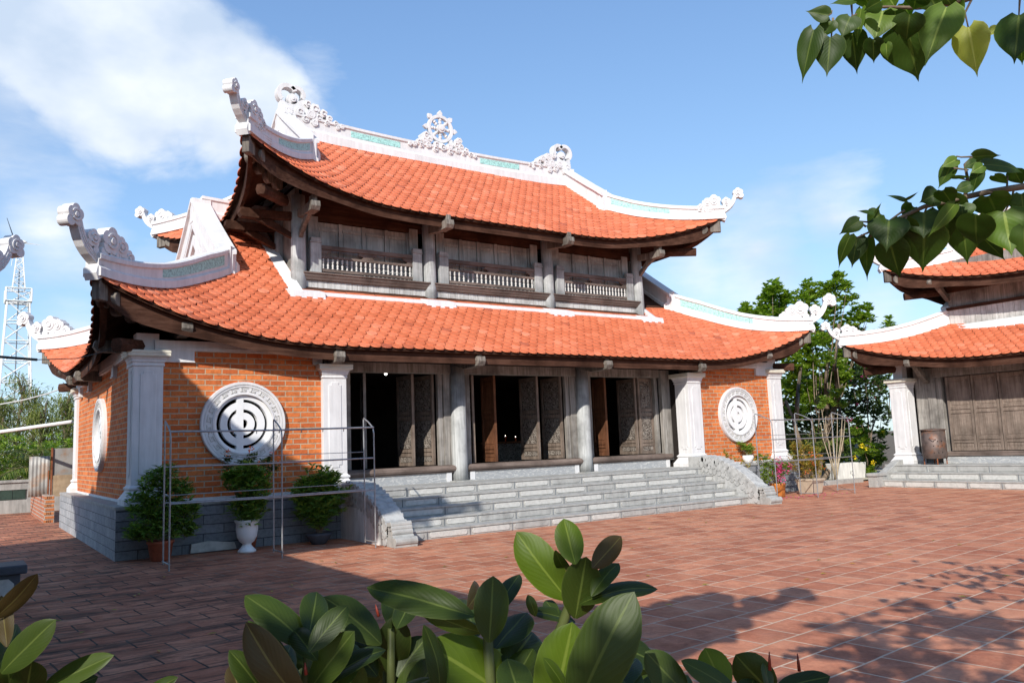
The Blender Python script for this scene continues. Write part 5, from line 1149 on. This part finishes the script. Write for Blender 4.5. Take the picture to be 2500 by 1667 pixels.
def bigplant(name, label, cat, grp, dz, cv, k, stems, leaves, tb_=RUB, base=None, stemmat='petiole', **kw):
    c0 = np.array(base) if base is not None else at(*cv(*stems[0]), dz); c0 = np.array((c0[0], c0[1], 0)); t = tag(empty(name, tuple(c0)), label, cat, grp); G = {}
    for (bx, by, tx, ty, w, mt, roll, dt) in leaves:
        d = dz+RND.uniform(-.07, .07); mb = G.setdefault(mt, MB())
        bigleaf(mb, at(*cv(bx, by), d), at(*cv(tx, ty), d+dt), w/k/FPX*d*1.22, roll, fold=RND.uniform(.15, .4), arch=RND.uniform(-.02, .09), wave=.03, tb_=tb_, **kw)
    for mt, mb in G.items(): mb.build('leaves', mt, t, smooth=True, loc=tuple(-c0))
    s = MB()
    for pts, r0, r1 in stems[1:]:
        s.tube([at(*cv(*p), dz+.02) if len(p) == 2 else p for p in pts], [r0+(r1-r0)*i/(len(pts)-1) for i in range(len(pts))], 8)
    if len(stems) > 1: s.build('stem', stemmat, t, smooth=True, loc=tuple(-c0))
    return t, c0
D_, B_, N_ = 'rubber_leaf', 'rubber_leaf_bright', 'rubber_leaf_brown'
FG = 'rubber plants in the foreground'
PL1 = bigplant('rubber_plant', 'rubber plant with upswept leaves, left of the middle foreground clump', 'plant', FG, 1.45, C5, 2.045,
  [(500, 900), ([(500, 1150), (505, 900), (520, 690)], .012, .008)],
  [(530, 720, 200, 455, 150, D_, .5, .05), (500, 1010, 205, 588, 170, N_, -.4, .02), (490, 960, 215, 580, 120, D_, .7, .06), (520, 650, 560, 437, 130, D_, .2, .1), (520, 740, 715, 505, 110, D_, -.3, .05), (520, 930, 748, 632, 135, D_, -.25, -.03),
   (330, 1000, 120, 728, 120, D_, .4, 0), (560, 780, 440, 625, 100, D_, .1, .1), (190, 1000, 130, 800, 90, N_, .3, .05), (600, 900, 905, 727, 130, D_, -.9, .02), (640, 960, 740, 690, 150, D_, -.4, .1), (330, 950, 430, 700, 120, D_, .2, .15), (250, 1050, 330, 800, 130, D_, .1, .1), (650, 1000, 780, 790, 150, D_, .1, -.02), (460, 1100, 380, 860, 150, D_, .3, .1)])
PL2 = bigplant('rubber_plant', 'dark rubber plant behind the middle of the foreground clump', 'plant', FG, 1.75, C5, 2.045,
  [(930, 900), ([(930, 1150), (930, 860), (930, 620)], .012, .008)],
  [(880, 700, 590, 462, 150, D_, .4, .05), (930, 620, 960, 420, 130, D_, .1, .12), (960, 620, 1050, 440, 110, D_, -.5, .1), (925, 850, 960, 552, 145, D_, .0, -.02), (870, 730, 700, 520, 110, D_, .6, .1), (960, 860, 1110, 660, 130, D_, -.3, .05), (860, 860, 700, 690, 130, D_, .5, .03), (900, 930, 1060, 720, 150, D_, .2, .05), (960, 1000, 1130, 790, 150, D_, -.2, 0)])
PL3 = bigplant('rubber_plant', 'rubber plant whose topmost leaf arches out level in the middle foreground', 'plant', FG, 1.5, C5, 2.045,
  [(1410, 900), ([(1440, 1200), (1425, 900), (1408, 560)], .013, .009)],
  [(1345, 560, 808, 415, 165, D_, .55, .06), (1385, 640, 1066, 512, 90, D_, -.5, 0), (1420, 690, 1440, 358, 150, D_, .15, .02), (1450, 560, 1572, 350, 100, D_, -.6, .08), (1310, 520, 1365, 398, 90, N_, .7, .1), (1360, 660, 1270, 470, 150, D_, .5, .14),
   (1590, 1010, 1100, 700, 290, B_, .35, -.05), (1175, 1010, 1092, 600, 130, D_, .9, .02), (1450, 720, 1610, 540, 170, D_, -.7, .1), (1500, 830, 1640, 640, 190, D_, -.1, .12), (1330, 860, 1180, 660, 150, D_, .3, .15), (1000, 1010, 1150, 780, 150, D_, .5, .1),
   (1260, 1060, 1130, 850, 200, D_, .2, .05), (820, 1000, 1130, 870, 100, D_, -1.0, -.02), (1500, 1000, 1640, 720, 150, D_, -.4, .06)])
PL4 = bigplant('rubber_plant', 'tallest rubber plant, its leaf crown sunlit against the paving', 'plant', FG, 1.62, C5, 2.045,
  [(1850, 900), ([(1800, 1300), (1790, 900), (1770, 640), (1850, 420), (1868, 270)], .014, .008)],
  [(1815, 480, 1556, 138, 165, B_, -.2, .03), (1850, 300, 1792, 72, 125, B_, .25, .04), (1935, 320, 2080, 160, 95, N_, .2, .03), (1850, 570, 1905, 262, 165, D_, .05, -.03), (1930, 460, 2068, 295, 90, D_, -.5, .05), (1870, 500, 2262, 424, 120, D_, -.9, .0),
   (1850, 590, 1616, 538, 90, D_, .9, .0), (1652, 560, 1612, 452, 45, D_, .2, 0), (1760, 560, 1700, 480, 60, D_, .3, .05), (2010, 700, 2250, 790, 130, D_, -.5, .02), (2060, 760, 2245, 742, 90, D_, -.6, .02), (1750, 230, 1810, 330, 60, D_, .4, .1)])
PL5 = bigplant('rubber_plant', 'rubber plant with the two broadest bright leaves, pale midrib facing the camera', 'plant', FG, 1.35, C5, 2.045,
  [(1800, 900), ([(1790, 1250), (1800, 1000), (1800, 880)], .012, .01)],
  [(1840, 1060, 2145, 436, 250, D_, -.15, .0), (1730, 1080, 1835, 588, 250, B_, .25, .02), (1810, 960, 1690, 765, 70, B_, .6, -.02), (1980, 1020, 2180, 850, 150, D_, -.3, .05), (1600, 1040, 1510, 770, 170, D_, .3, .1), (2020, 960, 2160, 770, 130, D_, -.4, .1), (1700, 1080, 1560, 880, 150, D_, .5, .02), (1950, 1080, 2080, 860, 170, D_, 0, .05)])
PL6 = bigplant('rubber_plant', 'low rubber plant at the bottom edge, right of the clump, with red leaf buds', 'plant', FG, 1.55, C6, 2.352,
  [(620, 1300), ([(640, 1450), (640, 1280)], .012, .01)],
  [(420, 1290, 178, 1032, 160, D_, .2, .02), (640, 1270, 520, 1012, 160, B_, .1, .05), (720, 1280, 382, 1085, 110, D_, .5, 0), (920, 1290, 695, 1050, 190, D_, -.3, .03), (930, 1240, 1240, 1175, 120, D_, -.6, 0), (640, 1230, 655, 1088, 60, N_, .5, 0), (890, 1270, 862, 1090, 90, D_, .9, .04), (100, 1260, 300, 1190, 100, D_, -.6, 0),
   (60, 1290, -90, 1090, 150, D_, .2, .05), (1040, 1330, 1150, 1190, 140, D_, -.3, .05), (250, 1330, 200, 1170, 120, D_, .3, .05), (760, 1330, 800, 1190, 130, D_, .1, .06)])
PL7 = bigplant('rubber_plant', 'shaded rubber plant filling the bottom left corner', 'plant', FG, 1.5, C7, 3.588,
  [(100, 1500), ([(60, 1800), (80, 1600)], .012, .01)],
  [(-60, 1010, 330, 608, 170, N_, .5, .02), (10, 1480, 492, 1008, 230, D_, -.3, 0), (340, 1640, 1000, 1322, 190, D_, -.5, 0), (560, 1640, 860, 1510, 120, D_, -.4, .03), (60, 1250, 10, 800, 150, N_, -.5, .02), (210, 1760, 280, 1370, 240, D_, .1, -.04), (-60, 1500, 150, 1050, 200, D_, .4, .1), (90, 1640, 60, 1400, 200, D_, .2, -.02), (1200, 1700, 1560, 1515, 110, D_, -.5, 0)])
# heap of lower leaves that fills the bed under the rubber plants
low = [(RND.uniform(-200, 2300), RND.uniform(860, 1080), 0, 0, RND.uniform(120, 190), D_, RND.uniform(-.6, .6), RND.uniform(-.05, .12)) for _ in range(120)]
low = [(a, b, a+RND.uniform(-190, 190), b-RND.uniform(130, 220), w_, m, r, d) for a, b, _, _, w_, m, r, d in low if a > 350]
PL8 = bigplant('rubber_plant', 'dark lower leaves packed along the bottom edge beneath the other rubber plants', 'plant', FG, 1.95, C5, 2.045, [(1200, 1000)], low)
for (pl_, cv, a, b, c, d, dz_) in ((PL6, C6, 893, 1140, 889, 1035, 1.55), (PL6, C6, 1062, 1145, 1050, 1045, 1.55), (PL6, C6, 668, 1200, 660, 1130, 1.55), (PL3, C5, 1405, 590, 1440, 480, 1.47), (PL2, C5, 868, 560, 852, 500, 1.7), (PL1, C5, 505, 850, 500, 790, 1.42), (PL4, C5, 1862, 330, 1832, 240, 1.6)):
    q = MB(); q.tube([at(*cv(a, b), dz_), at(*cv((a+c)/2, (b+d)/2), dz_), at(*cv(c, d), dz_)], [.0035, .003, .0008], 6); q.build('leaf_bud', 'red_bud', pl_[0], smooth=True, loc=tuple(-pl_[1]))
# bodhi tree reaching in from the right
K, L_, Y5 = 'bodhi_leaf', 'bodhi_leaf_bright', 'bodhi_leaf_yellow'
TB = (3.4, -16.6, 0.0)
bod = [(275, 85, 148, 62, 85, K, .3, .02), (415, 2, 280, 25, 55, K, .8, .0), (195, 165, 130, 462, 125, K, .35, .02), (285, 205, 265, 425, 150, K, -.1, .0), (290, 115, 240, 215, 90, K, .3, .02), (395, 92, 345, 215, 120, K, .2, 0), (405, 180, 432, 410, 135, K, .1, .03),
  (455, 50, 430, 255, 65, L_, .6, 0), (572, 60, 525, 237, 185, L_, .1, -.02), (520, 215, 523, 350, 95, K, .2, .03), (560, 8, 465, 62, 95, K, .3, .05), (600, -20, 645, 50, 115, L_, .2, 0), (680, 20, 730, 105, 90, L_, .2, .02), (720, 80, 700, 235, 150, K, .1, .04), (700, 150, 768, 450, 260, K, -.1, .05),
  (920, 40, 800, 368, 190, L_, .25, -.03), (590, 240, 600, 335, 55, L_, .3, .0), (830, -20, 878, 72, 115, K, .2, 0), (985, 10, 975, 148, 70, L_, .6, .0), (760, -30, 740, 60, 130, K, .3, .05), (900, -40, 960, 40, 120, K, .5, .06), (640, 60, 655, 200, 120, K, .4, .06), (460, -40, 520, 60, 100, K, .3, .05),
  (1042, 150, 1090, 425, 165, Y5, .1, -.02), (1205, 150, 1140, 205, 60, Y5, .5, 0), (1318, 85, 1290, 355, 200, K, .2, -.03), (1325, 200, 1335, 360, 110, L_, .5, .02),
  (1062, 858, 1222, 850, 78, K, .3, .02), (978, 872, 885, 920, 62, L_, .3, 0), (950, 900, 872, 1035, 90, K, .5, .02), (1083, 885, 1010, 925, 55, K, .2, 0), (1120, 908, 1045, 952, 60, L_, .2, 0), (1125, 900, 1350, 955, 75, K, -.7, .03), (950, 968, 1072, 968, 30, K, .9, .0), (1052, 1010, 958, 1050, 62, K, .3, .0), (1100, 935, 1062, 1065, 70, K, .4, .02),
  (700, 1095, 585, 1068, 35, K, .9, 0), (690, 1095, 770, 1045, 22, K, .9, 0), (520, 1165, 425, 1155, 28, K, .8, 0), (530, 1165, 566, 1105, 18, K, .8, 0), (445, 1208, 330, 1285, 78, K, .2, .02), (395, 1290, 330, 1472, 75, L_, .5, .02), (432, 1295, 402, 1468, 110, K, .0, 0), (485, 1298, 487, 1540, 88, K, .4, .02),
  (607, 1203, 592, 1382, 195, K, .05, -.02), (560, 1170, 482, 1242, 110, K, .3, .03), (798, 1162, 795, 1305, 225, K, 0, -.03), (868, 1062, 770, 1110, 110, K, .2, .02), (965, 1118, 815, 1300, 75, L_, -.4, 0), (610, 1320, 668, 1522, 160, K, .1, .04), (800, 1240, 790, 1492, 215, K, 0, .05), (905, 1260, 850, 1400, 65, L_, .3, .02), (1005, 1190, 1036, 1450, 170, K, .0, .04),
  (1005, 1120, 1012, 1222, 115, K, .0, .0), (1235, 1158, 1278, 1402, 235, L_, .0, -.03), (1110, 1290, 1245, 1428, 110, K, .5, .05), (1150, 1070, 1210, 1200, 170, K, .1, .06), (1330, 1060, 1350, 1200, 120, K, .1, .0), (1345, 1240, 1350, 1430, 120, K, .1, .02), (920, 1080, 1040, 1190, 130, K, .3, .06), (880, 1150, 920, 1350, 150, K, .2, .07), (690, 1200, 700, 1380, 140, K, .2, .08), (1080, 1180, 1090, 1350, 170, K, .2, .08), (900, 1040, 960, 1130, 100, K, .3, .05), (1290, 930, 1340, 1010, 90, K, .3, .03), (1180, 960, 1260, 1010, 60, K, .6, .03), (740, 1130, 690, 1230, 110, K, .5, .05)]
dzB = 2.3
P_ = lambda x, y: tuple(at(*CB(x, y), dzB+.02))
stemsB = [(1344, 1020), ([(3.4, -16.6, 2.6), tuple(at(2750, 300, 2.5)), P_(1500, 990), P_(1344, 1020), P_(1150, 1050), P_(960, 1092), P_(800, 1130), P_(690, 1180), P_(540, 1250), P_(500, 1265)], .013, .003),
  ([(3.4, -16.6, 3.2), tuple(at(2800, -150, 2.6)), P_(1250, -90), P_(1020, 0), P_(900, 30), P_(760, 45), P_(600, 40), P_(480, 40)], .013, .003), ([P_(1020, 1075), P_(1040, 1000), P_(1020, 900), P_(1060, 860)], .006, .003), ([P_(1060, 858), P_(1000, 860), P_(975, 855)], .003, .002)]
for (x, y, bx, by, ox, oy) in ((1062, -10, 1040, 155, -30, 0), (1322, -20, 1316, 88, 0, 0), (480, 40, 400, 90, 0, 10), (400, 20, 405, 90, 0, 0), (290, 60, 270, 90, 10, 0), (300, 100, 290, 205, 0, 0), (700, 1180, 660, 1290, 10, 0), (690, 1150, 610, 1205, 0, 0), (540, 1250, 440, 1210, 0, -15), (530, 1255, 430, 1300, 0, 0), (820, 1120, 798, 1165, 0, 0), (1290, 1030, 1238, 1160, 10, 0), (1215, 1045, 1190, 1130, 0, 0), (1250, 1035, 1255, 960, 0, 0), (540, 1250, 500, 1300, 0, 0), (480, 1240, 445, 1215, 0, 0), (960, 920, 1040, 930, 0, 0), (960, 965, 1030, 985, 0, 0)):
    stemsB.append(([P_(x, y), P_((x+bx)/2+ox, (y+by)/2+oy), P_(bx, by)], .0035, .002))
bt, c0 = bigplant('bodhi_tree', 'tree with heart-shaped drip-tip leaves hanging in from the upper right', 'tree', None, dzB, CB, 2.24, stemsB, bod, tb_=BOD, base=TB, stemmat='bark', lobes=.10)
q = MB(); q.tube([(0, 0, 0), (.1, .1, 2), (0, 0, 4), (-.2, .1, 5.4)], [.22, .18, .13, .06], 12); q.build('trunk', 'bark', bt, smooth=True)
q = MB(); RB = random.Random(9)
for _ in range(150):
    cl3 = RB.choice(((-1.5, 2.2, 3.4), (-.9, 1.9, 3.9), (-.2, 1.6, 3.3), (.3, 1.3, 4.3), (-1.1, 1.6, 4.5), (.6, .7, 3.6), (-.6, .4, 4.8)))
    p = np.array(cl3)+np.array([RB.gauss(0, .28) for _ in range(3)])
    if q.uv is None: q.uv = []
    bigleaf(q, p+np.array(TB), p+np.array(TB)+np.array((RB.gauss(0, .06), RB.gauss(0, .06), -.17)), .12, RB.uniform(-1.5, 1.5), tb_=BOD, fold=.3, arch=.05)
q.build('crown', 'bodhi_leaf', bt, smooth=True, loc=tuple(-c0))
for i in range(0):
    pass
q = MB()
for p in ((-1.5, 2.2, 3.4), (-.9, 1.9, 3.9), (-.2, 1.6, 3.3), (.3, 1.3, 4.3), (-1.1, 1.6, 4.5), (.6, .7, 3.6), (-.6, .4, 4.8)): limb(q, bez((0, 0, 2.8), p, (0, 0, .1), 5), .035, .01, 6)
q.build('branch', 'bark', bt, smooth=True)

# tree added out of view so its crown shades the foreground plants
sh = tag(empty('added_shade_tree', (-5.4, -18.6, 0)), 'unseen leafy tree added behind the view to shade the rubber plants', 'tree'); cr = MB(); wd = MB(); RB = random.Random(4)
limb(wd, [(0, 0, 0), (.1, .1, 1.6), (.6, .6, 2.9), (1.3, 1.1, 4.0)], .2, .07, 9)
for _ in range(52):
    c = np.array((RB.uniform(.3, 5.0), RB.uniform(.2, 2.6), RB.uniform(2.9, 5.1))); limb(wd, bez((.9, .8, 3.2), c, (0, 0, .15), 4), .03, .008, 5)
    rosettes(cr, c, (.42, .42, .34), 15, 8, .19, .10)
cr.build('crown', 'leaf_dark', sh); wd.build('trunk', 'bark', sh, smooth=True)

q = MB(); RB = random.Random(21)
for _ in range(46): x, y = RB.gauss(16.6, .7), -1.35-abs(RB.gauss(0, .35)); q.add([(x, y, .012), (x+.05, y+.01, .016), (x+.055, y+.05, .02), (x+.005, y+.045, .012)], [(0, 1, 2, 3)])
tag(q.build('fallen_petals', 'petal_pink'), 'pink petals scattered on the paving in front of the pots', 'petals', kind='stuff')
q = MB()
for _ in range(60): x, y = RB.uniform(-1.5, 15), RB.uniform(-11.5, -2.2); a = RB.random()*6.28; q.add([(x, y, .012), (x+.05*math.cos(a+.4), y+.05*math.sin(a+.4), .02), (x+.10*math.cos(a), y+.10*math.sin(a), .012), (x+.05*math.cos(a-.4), y+.05*math.sin(a-.4), .018)], [(0, 1, 2, 3)])
tag(q.build('fallen_leaves', 'leaf_autumn'), 'few dry leaves scattered over the paving', 'leaves', kind='stuff')
